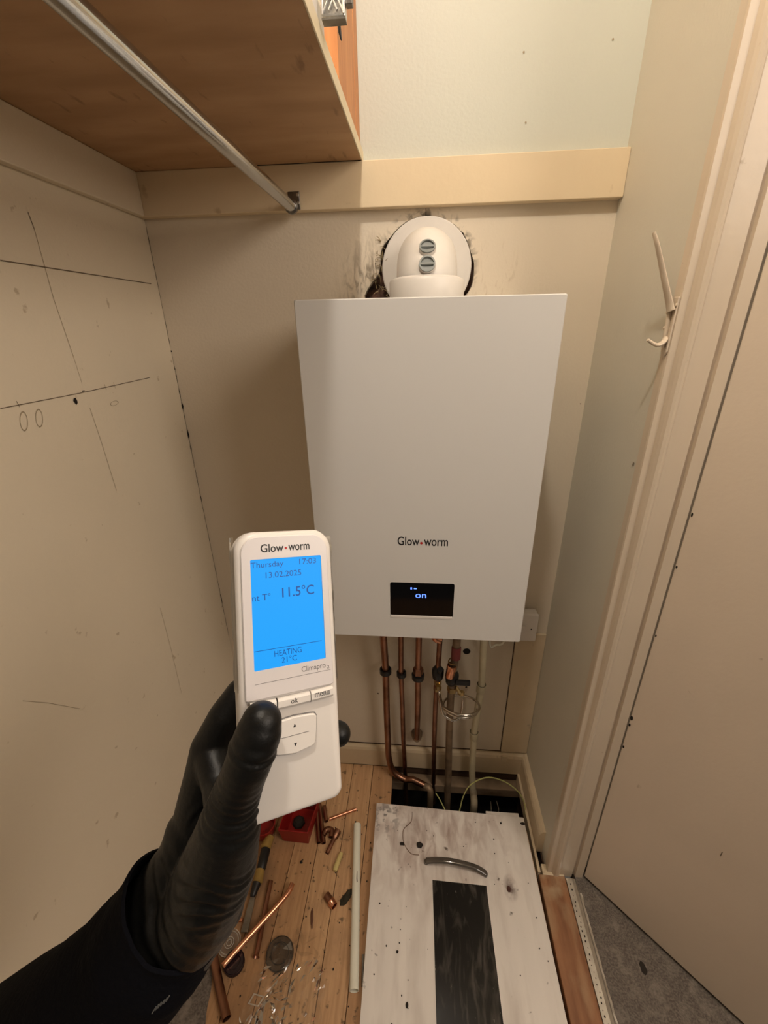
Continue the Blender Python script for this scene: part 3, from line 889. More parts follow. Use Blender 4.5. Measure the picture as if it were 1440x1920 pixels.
t = pipe('copper_pipe', [(X4, -0.10, BZ0-.005), (X4, -0.085, 0.60), (X4, -0.065, 0.48), (X4-.002, -0.055, 0.36), (X4-.001, -0.043, 0.2), (X4+.002, -0.034, 0.02), (X4+.004, -0.05, -0.12)],
         0.0072, M['copper_dull'], 'fourth copper pipe from the left with a black isolating valve', sub=6)
part('valve_body', lathe([(0.008, -.022), (0.0145, -.018), (0.0165, -0.006), (0.0165, 0.010), (0.0120, 0.016), (0.008, 0.024)], (X4, -0.064, 0.462), (0, 0, 1), 24, cap=False), M['black_plastic'], t, smooth=True)
part('valve_stem', lathe([(0.005, 0), (0.005, 0.014), (0.0068, 0.014), (0.0068, 0.022)], (X4+.004, -0.080, 0.478), (0, -.5, 1), 12), M['black_plastic'], t)
part('brass_nut', lathe([(0.0085, -.010), (0.0105, -.010), (0.0105, 0.006), (0.0085, .006)], (X4+.001, -0.060, 0.425), (0, 0, 1), 6, cap=False), M['brass'], t)
part('brass_nut', lathe([(0.0085, -.008), (0.0115, -.008), (0.0115, 0.006), (0.0085, .006)], (X4+.001, -0.056, 0.398), (0, 0, 1), 6, cap=False), M['brass'], t)
part('union', tube(smooth_path([(X4-.018, -0.10, 0.628), (X4-.012, -0.102, 0.612), (X4, -0.10, 0.604)], 5), 0.0095, 14), M['copper'], t, smooth=True)
X5 = 0.1230
t = pipe('gas_pipe', [(X5+.001, -0.10, BZ0-.005), (X5, -0.09, 0.58), (X5-.002, -0.07, 0.47), (X5-.003, -0.06, 0.36), (X5+.001, -0.045, 0.18), (X5+.006, -0.04, 0.02), (X5+.008, -0.055, -0.20)],
         0.0105, M['copper_old'], 'dull brown pipe fifth from the left with a black lever valve', sub=6)
part('valve_body', lathe([(0.010, -.026), (0.0150, -.022), (0.0185, -0.006), (0.0175, 0.010), (0.0135, 0.016), (0.010, 0.026)], (X5-.004, -0.072, 0.458), (0.1, 0, 1), 24, cap=False), M['black_plastic'], t, smooth=True)
part('valve_lever', box(X5+.004, X5+.043, -0.094, -0.086, 0.447, 0.463), M['black_plastic'], t, bevel=.002)
part('copper_sleeve', lathe([(0.0118, -.022), (0.0128, -.020), (0.0128, 0.016), (0.0118, .020)], (X5-.010, -0.086, 0.492), (0.1, 0, 1), 20, cap=False), M['copper'], t, smooth=True)
part('bonding_ring', tube([(X5-.004+0.014*cos(k*pi/9), -0.088+0.014*sin(k*pi/9), 0.528+0.004*cos(k*pi/9)) for k in range(15)], 0.0016, 8), M['brass'], t, smooth=True)
part('red_cap', lathe([(0.0108, -.020), (0.0125, -.018), (0.0125, 0.016), (0.0108, .020)], (X5, -0.092, 0.560), (0, 0, 1), 20, cap=False), mat('red_handle', (0.16, 0.03, 0.03, 1), 0.4), t, smooth=True)
part('brass_nut', lathe([(0.0115, -.010), (0.0145, -.010), (0.0145, 0.006), (0.0115, .006)], (X5-.001, -0.064, 0.408), (0, 0, 1), 6, cap=False), M['brass'], t)
part('test_nipple', lathe([(0.0045, 0), (0.0045, 0.014), (0.006, 0.014), (0.006, 0.02)], (X5+.010, -0.070, 0.418), (0.5, -.6, -.6), 6), M['brass'], t)
# filling loop: coiled steel hose between the two valves
hp = []
C0 = Vector((0.144, -0.098, 0.384))
hp.append(Vector((X4+.002, -0.072, 0.418)))
hp.append(Vector((X4+.006, -0.080, 0.400)))
for k in range(0, 27):
    a = radians(195+360*1.45*k/26)
    rr = 0.0530-0.0003*k
    hp.append(C0+Vector((rr*cos(a), rr*1.0*sin(a), 0.006-0.0008*k-0.30*rr*sin(a))))
t = thing('filling_loop', 'coiled silver filling hose looped between the pipe valves', 'hose', (0.13, -0.1, 0.36))
part('hose', tube(smooth_path(hp, 4), 0.0036, 12), M['flex'], t, smooth=True)
hp2 = [Vector((X4+.004, -0.072, 0.395)), (0.0954, -0.0850, 0.3388), (0.1093, -0.0900, 0.3227), (0.1273, -0.0950, 0.3173), (0.1453, -0.0900, 0.3234), (0.1504, -0.0850, 0.3471), (0.1518, -0.0800, 0.3824), (0.1502, -0.0720, 0.3978)]
part('hose', tube(smooth_path(hp2, 6), 0.0036, 12), M['flex'], t, smooth=True)
part('hose_nut', lathe([(0.0035, 0), (0.0075, 0.001), (0.0075, 0.012), (0.0035, 0.013)], hp[0]+Vector((0, 0, 0.004)), (0, -.3, -1), 6), M['brass'], t)
part('hose_nut', lathe([(0.0035, 0), (0.0075, 0.001), (0.0075, 0.012), (0.0035, 0.013)], (0.1485, -0.0700, 0.4036), (0, -.2, -1), 6), M['brass'], t)
# condensate waste
t = thing('condensate_pipe', 'cream painted plastic waste pipe right of the copper pipes', 'pipe', (0.2, -0.04, 0))
A_, B_, C_, D_, E_ = (0.1898, -0.0950, 0.6152), (0.2019, -0.0650, 0.4277), (0.1966, -0.0500, 0.2236), (0.2015, -0.0450, 0.0564), (0.2084, -0.0500, -0.0329)
part('upper_pipe', tube([(A_[0], A_[1], BZ0-.004), A_, B_], 0.0092, 20), M['pvc'], t, smooth=True)
part('middle_pipe', tube([B_, C_], 0.0098, 20), M['pvc'], t, smooth=True)
part('lower_pipe', tube([C_, D_, E_], 0.0098, 20), M['pvc'], t, smooth=True)
for P_, Q_ in ((B_, C_), (C_, D_)):
    d = (Vector(Q_)-Vector(P_)).normalized()
    part('socket', lathe([(0.0098, 0.0), (0.0128, 0.0), (0.0128, 0.028), (0.0100, 0.032)], Vector(P_), d, 24, cap=False), M['pvc'], t, smooth=True)
    part('shadow_gap', lathe([(0.0106, -0.0008), (0.0118, -0.0008)], Vector(P_)-d*0.0, d, 24, cap=False), M['hole_dark'], t)
part('boot', tube(smooth_path([E_, (0.2111, -0.0650, -0.0465), (0.2113, -0.0850, -0.0574), ((0.2113, -0.0850, -0.0574)[0], -0.085, -0.12)], 5), 0.0112, 20), mat('grubby_lagging', (0.40, 0.33, 0.22, 1), 0.7, var=0.4, vscale=30), t, smooth=True)
t = thing('white_flex', 'short white cable looping under the right end of the boiler', 'cable', (0.22, -0.02, .6))
part('cable', tube(smooth_path([(0.200, -0.08, BZ0-.004), (0.2153, -0.0500, 0.5593), (0.2349, -0.0400, 0.5463), (0.2528, -0.0350, 0.5466), (0.262, -0.030, 0.575)], 6), 0.0027, 10), M['pvc_new'], t, smooth=True)
# earth wires at the floor opening
t = tag(bm_obj('earth_wire', tube(smooth_path([(0.1332, -0.1500, -0.0567), (0.1577, -0.1300, -0.0327), (0.1700, -0.1100, 0.0108), (0.1909, -0.1000, 0.0552), (0.2385, -0.0900, 0.0797), (0.2922, -0.0900, 0.0681), (0.3344, -0.1050, 0.0459), (0.3536, -0.1200, 0.0143), (0.3526, -0.1400, -0.0011)], 6), 0.0018, 8), M['earth'], smooth=True),
        'long green-yellow earth wire arching over the floor opening', 'wire')
t = tag(bm_obj('earth_wire', tube(smooth_path([(0.0872, -0.1000, 0.0067), (0.0997, -0.1200, 0.0060), (0.1163, -0.1500, 0.0003)], 6), 0.0016, 8), M['earth'], smooth=True),
        'short pale wire end poking from the floor opening near the copper pipes', 'wire')
for (a, b, lb) in (((0.2603, -0.0900, -0.0309), (0.2568, -0.1200, -0.0221), 'left one of two thin wire ends down in the opening'), ((0.2780, -0.0900, -0.0263), (0.2791, -0.1200, -0.0195), 'right one of two thin wire ends down in the opening')):
    a = Vector(a); b = Vector(b)
    tag(bm_obj('wire_end', tube([a, (a+b)/2+Vector((0, 0, .002)), b, b+Vector((0, -.02, -.08))], 0.0012, 6), M['alu'], smooth=True), lb, 'wire')

# ---------------------------------------------------------------- painted hat hook on the right wall
t = thing('coat_hook', 'old cream-painted double coat hook on the right wall', 'hook', (0.3763, -0.275, 1.34))
hk = M['cream_gloss']
hp_ = [(0.3735, -0.3024, 1.3722), (0.3735, -0.2958, 1.3752), (0.3735, -0.2767, 1.3756), (0.3735, -0.2694, 1.3671), (0.3735, -0.2709, 1.3391), (0.3735, -0.2707, 1.3137), (0.3735, -0.2728, 1.3028), (0.3735, -0.2845, 1.2975), (0.3735, -0.2905, 1.3037), (0.3735, -0.2906, 1.3251), (0.3735, -0.3017, 1.3458), (0.3735, -0.3058, 1.3623)]
part('plate', prism([(max(p[1], -0.2885), p[2]) for p in hp_], 0.3735, 0.3761, axis='x'), hk, t, bevel=.0008)
part('rib', tube([(0.3715, -0.2773, 1.3648), (0.3715, -0.2793, 1.3391), (0.3715, -0.2815, 1.3091)], [.0030, .0034, .0028], 10), hk, t, smooth=True)
arm = [(0.3705, -0.2829, 1.3571), (0.3670, -0.2803, 1.3681), (0.3570, -0.2799, 1.3904), (0.3460, -0.2784, 1.4167), (0.3350, -0.2786, 1.4402), (0.3290, -0.2758, 1.4543)]
ap = smooth_path(arm, 5)
part('upper_arm', tube(ap, [0.0080-0.0045*i/(len(ap)-1) for i in range(len(ap))], 12, flat=0.55), hk, t, smooth=True)
low = [(0.3725, -0.2824, 1.3221), (0.3660, -0.2892, 1.3167), (0.3590, -0.2916, 1.3133), (0.3520, -0.2933, 1.3149), (0.3470, -0.2932, 1.3178), (0.3420, -0.2932, 1.3207)]
lp = smooth_path(low, 4)
part('lower_hook', tube(lp, [0.0040-0.0014*i/(len(lp)-1) for i in range(len(lp))], 10, flat=0.8), hk, t, smooth=True)
for q in ((0.3733, -0.2876, 1.3650), (0.3690, -0.2764, 1.3559), (0.3690, -0.2771, 1.3356)):
    part('screw', lathe([(0.0001, 0.0018), (0.0020, 0.0012), (0.0028, 0)], q, (-1, 0, 0), 12, cap=False), hk, t)

# ---------------------------------------------------------------- loose white cupboard door lying on the floor
t = thing('appliance_door', 'dirty white appliance door with black glass lying flat on the floor', 'panel', (0.12, -0.5, 0.0))
def loose_panel():
    bm = bmesh.new()
    ou = [(-0.0930, -0.150), (0.3405, -0.162), (0.3475, -1.05), (-0.0760, -1.05)]
    prism(ou, 0.0010, 0.0195, bm)
    return bm
part('panel_board', loose_panel(), M['white_dirty'], t, bevel=.0012)
g = [(0.0716, -0.3362, 0.0198)[:2], (0.2094, -0.3388, 0.0198)[:2], ((0.2130, -0.5764, 0.0198)[0]+.0015, -0.86), ((0.0759, -0.5869, 0.0198)[0]+.001, -0.86)]
part('black_window', prism(g, 0.0170, 0.0202, None), M['panel_glass'], t)
hpts = [(0.0551, -0.2990, 0.0300), (0.0777, -0.2992, 0.0360), (0.1127, -0.2999, 0.0400), (0.1544, -0.3043, 0.0400), (0.1887, -0.3094, 0.0360), (0.2105, -0.3158, 0.0280)]
hb = tube(smooth_path(hpts, 5), 0.0075, 14, flat=0.55)
hd = part('handle', hb, M['dark_tint'], t, smooth=True)
tag(hd, 'smoky curved bar handle')
for q in (hpts[0], hpts[-1]):
    ob = bm_obj('handle_foot', tube([(q[0], q[1], q[2]), (q[0], q[1], 0.0195)], 0.005, 12), M['dark_tint'], None)
    ob.data.transform(t.matrix_world.inverted()); ob.parent = hd
t = tag(bm_obj('white_offcut', box(0.236, 0.3330, -0.158, -0.1375, -0.010, -0.002), M['white_dirty'], bevel=.001), 'narrow white offcut under the far right corner of the loose panel', 'offcut')

# ---------------------------------------------------------------- debris and offcuts on the boards
def offcut(a, b, r, m, label, name='copper_offcut', group=None, z=None, mid=None, flare=None):
    a = Vector(a); b = Vector(b)
    pts = [a, b] if mid is None else smooth_path([a]+[Vector(q) for q in mid]+[b], 5)
    n = len(pts)
    rs = [r]*n
    if n == 2:
        pts = [a, a.lerp(b, .5), b]; rs = [r]*3
    if flare:
        rs[-1] = flare
    o = bm_obj(name, hollow(pts, rs, min(0.0011, r*.25), 16), m, smooth=True)
    o.data.transform(Matrix.Translation(-a)); o.location = a
    return tag(o, label, 'pipe offcut', group or ('copper offcuts on the boards' if name == 'copper_offcut' else None))
offcut((-0.2291, -0.1985, 0.0045), (-0.1540, -0.1641, 0.0045), 0.0045, M['copper'], 'bright slim copper offcut lying nearest the back, beside the white panel')
offcut((-0.2773, -0.1631, 0.0065), (-0.2464, -0.2639, 0.0065), 0.0060, M['copper_dull'], 'dull copper offcut touching the red tray, left of a parallel pair')
offcut((-0.2683, -0.1593, 0.0065), (-0.2325, -0.2643, 0.0065), 0.0060, M['copper_dull'], 'dull copper offcut right of a parallel pair beside the red tray')
offcut((-0.2522, -0.1645, 0.0065), (-0.2370, -0.2063, 0.0065), 0.0060, M['copper_dull'], 'short dull copper stub peeping out behind the pair by the red tray')
t = thing('copper_reducer', 'copper reducer fitting with a wide socket and narrow tail', 'pipe fitting', (-0.2083, -0.2576, 0.0000))
a, b = Vector((-0.1974, -0.2300, 0.0095)), Vector((-0.2183, -0.2887, 0.0065))
d = (b-a).normalized(); L = (b-a).length
part('socket', lathe([(0.0085, 0.0), (0.0095, 0.0), (0.0095, 0.017), (0.0062, 0.024)], a, d, 20, cap=False), M['copper_dull'], t, smooth=True)
part('tail', hollow([a+d*.022, a+d*(L*.6), b], 0.0058, .0010), M['copper_dull'], t, smooth=True)
t = tag(bm_obj('copper_elbow', hollow(smooth_path([(-0.2382, -0.2448, 0.0080), (-0.2317, -0.2307, 0.0090), (-0.2160, -0.2310, 0.0090), (-0.2141, -0.2487, 0.0080)], 5), 0.0078, .0010), M['copper_dull'], smooth=True), 'small tarnished copper elbow lying beside the reducer fitting', 'pipe fitting')
t = thing('copper_coupling', 'stubby copper coupling alone on the boards left of the white pipe', 'pipe fitting', (-0.1910, -0.3896, 0.0000))
a, b = Vector((-0.1998, -0.3837, 0.0100)), Vector((-0.1750, -0.4050, 0.0100))
d = (b-a).normalized(); L = (b-a).length
part('body', hollow([a, a+d*L*.55, a+d*L*.6], [0.0088, 0.0088, 0.0088], .001), M['copper_dull'], t, smooth=True)
part('bead', lathe([(0.0088, L*.52), (0.0100, L*.56), (0.0100, L*.70), (0.0092, L*.74), (0.0092, L), (0.008, L)], a, d, 20, cap=False), M['copper'], t, smooth=True)
offcut((-0.2908, -0.3730, 0.0240), (-0.4058, -0.5357, 0.0200), 0.0062, M['copper'], 'long bright copper pipe bent at its far end, lying across the tools', mid=[(-0.2946, -0.3893, 0.0240), (-0.3077, -0.4102, 0.0240), (-0.3346, -0.4446, 0.0230), (-0.3656, -0.4835, 0.0220), (-0.3905, -0.5151, 0.0210)], flare=0.0078)
offcut((-0.3531, -0.3631, 0.0060), (-0.3393, -0.5115, 0.0070), 0.0058, M['copper_dull'], 'straight dull copper pipe passing under the bright bent one', mid=[(-0.3485, -0.4226, 0.0060), (-0.3428, -0.4734, 0.0060)], flare=.0085)
offcut((-0.4537, -0.4962, 0.0105), (-0.3662, -0.6106, 0.0105), 0.0095, M['copper_dull'], 'thick copper pipe offcut nearest the camera at the left', mid=[(-0.4256, -0.5346, 0.0105), (-0.3950, -0.5749, 0.0105)])
offcut((-0.4171, -0.4515, 0.0125), (-0.3948, -0.4498, 0.0125), 0.0042, M['copper'], 'tiny shiny copper stub lying on the grey cloth')
# white overflow pipe
o = offcut((-0.1439, -0.2109, 0.0107), (-0.1037, -0.5495, 0.0107), 0.0105, M['pvc_new'], 'long white plastic overflow pipe lying beside the white panel', name='overflow_pipe')
mk = bmesh.new()
q = Vector((-0.1255, -0.3443, 0.0212))
mk.faces.new([mk.verts.new(Vector(p_)+Vector((0, 0, 0.0003))) for p_ in ((q.x-.0022, q.y+.012, .0209), (q.x-.0010, q.y+.013, .0212), (q.x+.0008, q.y-.002, .0213), (q.x+.0028, q.y-.011, .0208), (q.x+.0010, q.y-.012, .0212), (q.x-.0010, q.y-.004, .0213))])
ob = bm_obj('ink_mark', mk, M['print_black'], None)
ob.data.transform(Matrix.Translation(-o.location)); ob.parent = o
tag(bm_obj('steel_rod', tube([(-0.0918, -0.4871, 0.0040), (-0.0864, -0.5394, 0.0040)], 0.0028, 10), M['steel_dull'], smooth=True), 'thin steel rod between the white pipe and the white panel', 'rod')

# red tray
def tray(name, rim, bot, h, label):
    bot = [Vector((p[0], p[1], 0)) for p in bot]; rim = [Vector((p[0], p[1], 0)) for p in rim]
    t = thing(name, label, 'tray', sum(bot, Vector())/4)
    bm = bmesh.new()
    c = sum(rim, Vector())/4
    def ring(pts, z, th=0.0):
        out = []
        for p in pts:
            d = Vector(p)-c
            d.z = 0
            f = 1-th*1.4/d.length
            out.append(bm.verts.new((c.x+d.x*f, c.y+d.y*f, z)))
        return out
    rings = [ring(bot, 0.001), ring(rim, h), ring(rim, h, 0.0035), ring(bot, 0.004, 0.0035)]
    bm.faces.new(rings[0][::-1])
    for a, b in zip(rings, rings[1:]):
        for k in range(4):
            bm.faces.new((a[k], a[(k+1) % 4], b[(k+1) % 4], b[k]))
    bm.faces.new(rings[3])
    part('tray_body', bm, M['red'], t, bevel=.0018)
    return t
t = tray('red_tray', [(-0.3590, -0.2690), (-0.2725, -0.2710), (-0.2600, -0.1650), (-0.3500, -0.1620)], [(-0.3500, -0.2640), (-0.2760, -0.2660), (-0.2680, -0.1730), (-0.3430, -0.1700)], 0.058, 'open red plastic tray on the boards below the remote')
part('dark_contents', lathe([(0.001, .016), (0.010, .014), (0.017, .008), (0.019, 0.0)], (-0.318, -0.215, 0.0045), (0.1, 0, 1), 7, cap=False), M['dark_chip'], t)
# red rounded tub beside it
t = thing('red_tub', 'red plastic tub between the glove and the red tray', 'tub', (-0.3991, -0.2645, 0.0000))
part('tub_body', lathe([(0.022, 0.001), (0.030, 0.010), (0.034, 0.038), (0.0345, 0.042), (0.0325, 0.042), (0.028, .010), (0.001, .006)], ((-0.4109, -0.2442, 0.0000)[0], (-0.4109, -0.2442, 0.0000)[1], 0), (0, 0, 1), 28, cap=False), M['red'], t, smooth=True)
# wood chisel
t = thing('wood_chisel', 'worn chisel with black and yellow handle by the gloved wrist', 'chisel', (-0.3911, -0.3725, 0.0000))
def seg(a, b, ra, rb, m, nm, sub=3):
    a = Vector(a); b = Vector(b)
    return part(nm, tube([a, a.lerp(b, .08), a.lerp(b, .5), a.lerp(b, .92), b], [ra*.7, ra, (ra+rb)/2, rb, rb*.75], 16), m, t, smooth=True)
seg((-0.3865, -0.2625, 0.0180), (-0.3903, -0.2968, 0.0180), 0.0125, 0.0145, M['yellow'], 'handle_butt')
seg((-0.3886, -0.2934, 0.0170), (-0.3849, -0.3468, 0.0170), 0.0130, 0.0120, M['black_plastic'], 'grip')
seg((-0.3875, -0.3440, 0.0160), (-0.3837, -0.3749, 0.0160), 0.0120, 0.0125, M['yellow'], 'collar')
seg((-0.3862, -0.3722, 0.0150), (-0.3875, -0.4039, 0.0140), 0.0115, 0.0070, M['black_plastic'], 'neck')
a, b = Vector((-0.3862, -0.4006, 0.0120)), Vector((-0.3845, -0.4689, 0.0040))
d = (b-a).normalized(); s_ = Vector((-d.y, d.x, 0)).normalized()
bm = bmesh.new()
vs_ = []
for p, wd, hh in ((a, .0045, .003), (a.lerp(b, .25), .0075, .002), (b, .0085, .0012)):
    vs_.append([bm.verts.new(p+s_*wd+Vector((0, 0, hh))), bm.verts.new(p-s_*wd+Vector((0, 0, hh))), bm.verts.new(p-s_*wd-Vector((0, 0, hh))), bm.verts.new(p+s_*wd-Vector((0, 0, hh)))])
for p, q in zip(vs_, vs_[1:]):
    for k in range(4):
        bm.faces.new((p[k], p[(k+1) % 4], q[(k+1) % 4], q[k]))
bm.faces.new(vs_[0][::-1]); bm.faces.new(vs_[-1])
part('blade', bm, M['steel_dull'], t)
# yellow foam plug
t = tag(bm_obj('foam_plug', tube([Vector((-0.1787, -0.2842, 0.0060)), Vector((-0.1800, -0.2895, 0.0060)), Vector((-0.1838, -0.3055, 0.0065)), Vector((-0.1877, -0.3236, 0.0070)), Vector((-0.1883, -0.3286, 0.0070))], [0.0045, .0062, .0066, .0070, .005], 16), M['foam'], smooth=True), 'pale yellow foam ear plug on the boards', 'ear plug')
# crumpled dark rag by the pipe
def lump(name, c, sx, sy, sz, m, label, cat, seed=0, rot=0.0, parent=None):
    bm = bmesh.new()
    bmesh.ops.create_icosphere(bm, subdivisions=3, radius=1.0)
    R2 = Matrix.Rotation(rot, 3, 'Z')
    for v in bm.verts:
        f = 1+0.45*noise.noise(v.co*1.7+Vector((seed, seed*2, 0)))+0.2*noise.noise(v.co*4+Vector((seed, 0, 3)))
        v.co = R2 @ Vector((v.co.x*sx*f, v.co.y*sy*f, max(v.co.z, -0.7)*sz*f))
    o = bm_obj(name, bm, m, smooth=True)
    o.location = (c[0], c[1], c[2]+sz*.62)
    return tag(o, label, cat, 'dark crumbs on the white door' if name == 'plaster_crumb' else None)
lump('leaf_scrap', (-0.1483, -0.3809, 0.0000), .0085, .020, .004, M['leaf'], 'dark crumpled scrap touching the left side of the white pipe', 'scrap', 2, radians(-35))
lump('wood_splinter', (-0.2272, -0.4300, 0.0000), .0032, .020, .002, mat('brown_splinter', (0.13, 0.055, 0.03, 1), 0.8), 'thin brown splinter on the middle boards', 'splinter', 4, radians(12))
lump('plaster_lump', (0.0380, -0.2586, 0.0196), .0085, .0070, .006, M['dark_chip'], 'largest dark plaster lump on the white panel, above the handle', 'debris', 5)
lump('plaster_crumb', (-0.0109, -0.2581, 0.0196), .0060, .0040, .004, M['dark_chip'], 'dark crumb on the white panel left of the largest lump', 'debris', 6)
lump('plaster_crumb', (0.2653, -0.3425, 0.0196), .0048, .0060, .004, mat('brown_crumb', (0.09, 0.04, 0.03, 1), .9), 'brown crumb on the white panel right of the black glass', 'debris', 7)
lump('plaster_crumb', (-0.0124, -0.4824, 0.0196), .0026, .0026, .002, M['dark_chip'], 'small dark crumb on the white panel left of the black glass, upper', 'debris', 8)
lump('plaster_crumb', (0.0124, -0.5652, 0.0196), .0028, .0042, .002, M['dark_chip'], 'small dark crumb on the white panel left of the black glass, lower', 'debris', 9)
lump('plaster_crumb', (0.3340, -0.1804, 0.0196), .0060, .0035, .003, M['dark_chip'], 'dark crumb at the far right corner of the white panel', 'debris', 10)
lump('plaster_crumb', (0.2715, -0.1834, 0.0196), .0024, .0024, .002, M['dark_chip'], 'tiny round dark crumb near the far right corner of the white panel', 'debris', 11)
lump('plaster_crumb', (-0.2852, -0.3121, 0.0000), .0035, .0035, .003, M['dark_chip'], 'small dark crumb on the boards in front of the red tray', 'debris', 12)
# string
tag(bm_obj('string', tube(smooth_path([(0.0154, -0.1696, 0.0205), (0.0129, -0.1967, 0.0205), (-0.0079, -0.2204, 0.0215), (-0.0084, -0.2476, 0.0205), (0.0013, -0.2673, 0.0210), (0.0163, -0.2803, 0.0205), (0.0367, -0.2814, 0.0205)], 6), 0.0008, 6), mat('brown_string', (0.16, 0.09, 0.05, 1), .8)), 'thin brown string curling over the white panel', 'string')
# fine crumbs
random.seed(21)
for where in ('boards', 'panel'):
    bm = bmesh.new()
    for i in range(120 if where == 'boards' else 60):
        if where == 'boards':
            x = random.uniform(-0.36, -0.100); y = random.uniform(-0.62, -0.12); zz = 0.0002
            if y > -0.28 and x < -0.26: continue
        else:
            x = random.uniform(-0.075, 0.33); y = random.uniform(-0.62, -0.17); zz = 0.0196
            if 0.06 < x < 0.225 and y < -.26: continue
        s_ = random.uniform(.0006, .0020)
        bmesh.ops.create_icosphere(bm, subdivisions=1, radius=s_, matrix=Matrix.Translation((x, y, zz+s_*.55)) @ Matrix.Diagonal((1, random.uniform(.6, 1.6), .6, 1)))
    tag(bm_obj('plaster_crumbs', bm, M['dark_chip']), 'fine dark crumbs scattered over the floorboards' if where == 'boards' else 'fine dark crumbs scattered over the white loose door', 'debris', kind='stuff')

# grey cloth along the left wall
bm = bmesh.new()
edge = [(-0.4231, -0.4104, 0.0030), (-0.4162, -0.4443, 0.0030), (-0.4169, -0.4748, 0.0030), (-0.4343, -0.4956, 0.0030), (-0.4403, -0.5222, 0.0030), (-0.4230, -0.5646, 0.0030), (-0.4175, -0.5968, 0.0030), (-0.4062, -0.6301, 0.0030), (-0.3740, -0.7054, 0.0030)]
edge = smooth_path(edge, 4)
rows = []
for p in edge:
    row = []
    for k in range(9):
        x = XL+0.0015+(p[0]-XL-0.0015)*k/8
        hz = 0.003+0.004*abs(noise.noise(Vector((x*30, p[1]*30, 0)))) if k < 8 else 0.0008
        row.append(bm.verts.new((x, p[1], hz)))
    rows.append(row)
for a, b in zip(rows, rows[1:]):
    for k in range(8):
        bm.faces.new((a[k], a[k+1], b[k+1], b[k]))
tag(bm_obj('grey_dust_sheet', bm, M['carpet'], smooth=True), 'grey fabric dust sheet along the foot of the left wall', 'dust sheet')

# clear and smoked plastic caps
def cap(name, c, rx, h, m, rim, label, z0=0.001, rings=()):
    t = thing(name, label, 'cap', (c[0], c[1], 0))
    part('disc', lathe([(0.001, h*.8), (rx*.55, h*.8), (rx*.62, h), (rx*.9, h), (rx, h*.7), (rx, 0)], (c[0], c[1], z0), (0, 0, 1), 40, cap=False), m, t, smooth=True)
    for r in rings:
        part('rim', tube([(c[0]+r*cos(2*pi*k/40), c[1]+r*sin(2*pi*k/40), z0+h) for k in range(41)], 0.0009, 8, caps=False), rim, t, smooth=True)
    return t
t = cap('plastic_disc', (-0.4114, -0.4920, 0.0080), 0.026, 0.006, M['clear'], M['clear_rim'], 'clear ribbed plastic disc on the grey cloth', .004, rings=(0.0255, 0.021, 0.0105, 0.006))
t = cap('bottle_cap', (-0.3863, -0.5243, 0.0000), 0.023, 0.010, M['purple'], M['purple'], 'glossy dark purple cap under the end of the bright bent pipe', .001, rings=(0.0225, 0.014))
t = cap('plastic_disc', (-0.2865, -0.5003, 0.0000), 0.032, 0.006, M['smoked'], M['smoked'], 'smoky translucent plastic disc on the boards', .001, rings=(0.031, 0.020))
part('notch_flap', prism([((-0.2825, -0.4925, 0.0000)[0], (-0.2825, -0.4925, 0.0000)[1]), ((-0.2661, -0.4780, 0.0000)[0], (-0.2661, -0.4780, 0.0000)[1]), ((-0.2579, -0.4935, 0.0000)[0], (-0.2579, -0.4935, 0.0000)[1])], .0072, .0078), M['clear'], t)
# crumpled clear bag
def crumple(name, x0, x1, y0, y1, nx, ny, amp, seed, m, label, cat):
    bm = bmesh.new()
    g = []
    for j in range(ny+1):
        r = []
        for i in range(nx+1):
            u = i/nx; v = j/ny
            x = x0+(x1-x0)*u+0.034*noise.noise(Vector((u*2.2, v*4, seed)))
            y = y0+(y1-y0)*v+0.034*noise.noise(Vector((u*4, v*2.2, seed+5)))
            q = noise.noise(Vector((x*34, y*14, seed)))
            q2 = noise.noise(Vector((x*80, y*30, seed+2)))
            z = 0.002+amp*abs(q)+amp*.5*abs(q2)
            r.append(bm.verts.new((x, y, z)))
        g.append(r)
    for j in range(ny):
        for i in range(nx):
            bm.faces.new((g[j][i], g[j][i+1], g[j+1][i+1], g[j+1][i]))
    return tag(bm_obj(name, bm, m), label, cat)
bag = thin_plastic('clear_bag', (0.6, 0.57, 0.5, 1), 0.10, 0.03, 1.38)
wrap = thin_plastic('clear_wrapper', (0.6, 0.57, 0.5, 1), 0.12, 0.02, 1.2)
crumple('clear_bag', -0.335, -0.165, -0.66, -0.515, 26, 20, 0.020, 4, bag, 'crumpled clear plastic bag on the boards at the front', 'plastic bag')
crumple('clear_wrapper', -0.30, -0.19, -0.50, -0.46, 16, 8, 0.006, 9, wrap, 'flat clear wrapper touching the smoky disc', 'wrapper')
q0, q1, q2_, q3 = (-0.3241, -0.5674, 0.0040), (-0.2978, -0.5703, 0.0040), (-0.3073, -0.5871, 0.0040), (-0.3321, -0.5842, 0.0040)
bm = bmesh.new()
oo = [bm.verts.new(p) for p in (q0, q1, q2_, q3)]
c = sum((Vector(p) for p in (q0, q1, q2_, q3)), Vector())/4
ii = [bm.verts.new(Vector(p).lerp(c, .25)) for p in (q0, q1, q2_, q3)]
for k in range(4):
    bm.faces.new((oo[k], oo[(k+1) % 4], ii[(k+1) % 4], ii[k]))
o = bm_obj('square_clip', bm, M['clear_rim'])
md = o.modifiers.new('solid', 'SOLIDIFY'); md.thickness = .0015
tag(o, 'small square frame of frosted plastic beside the clear bag', 'clip')

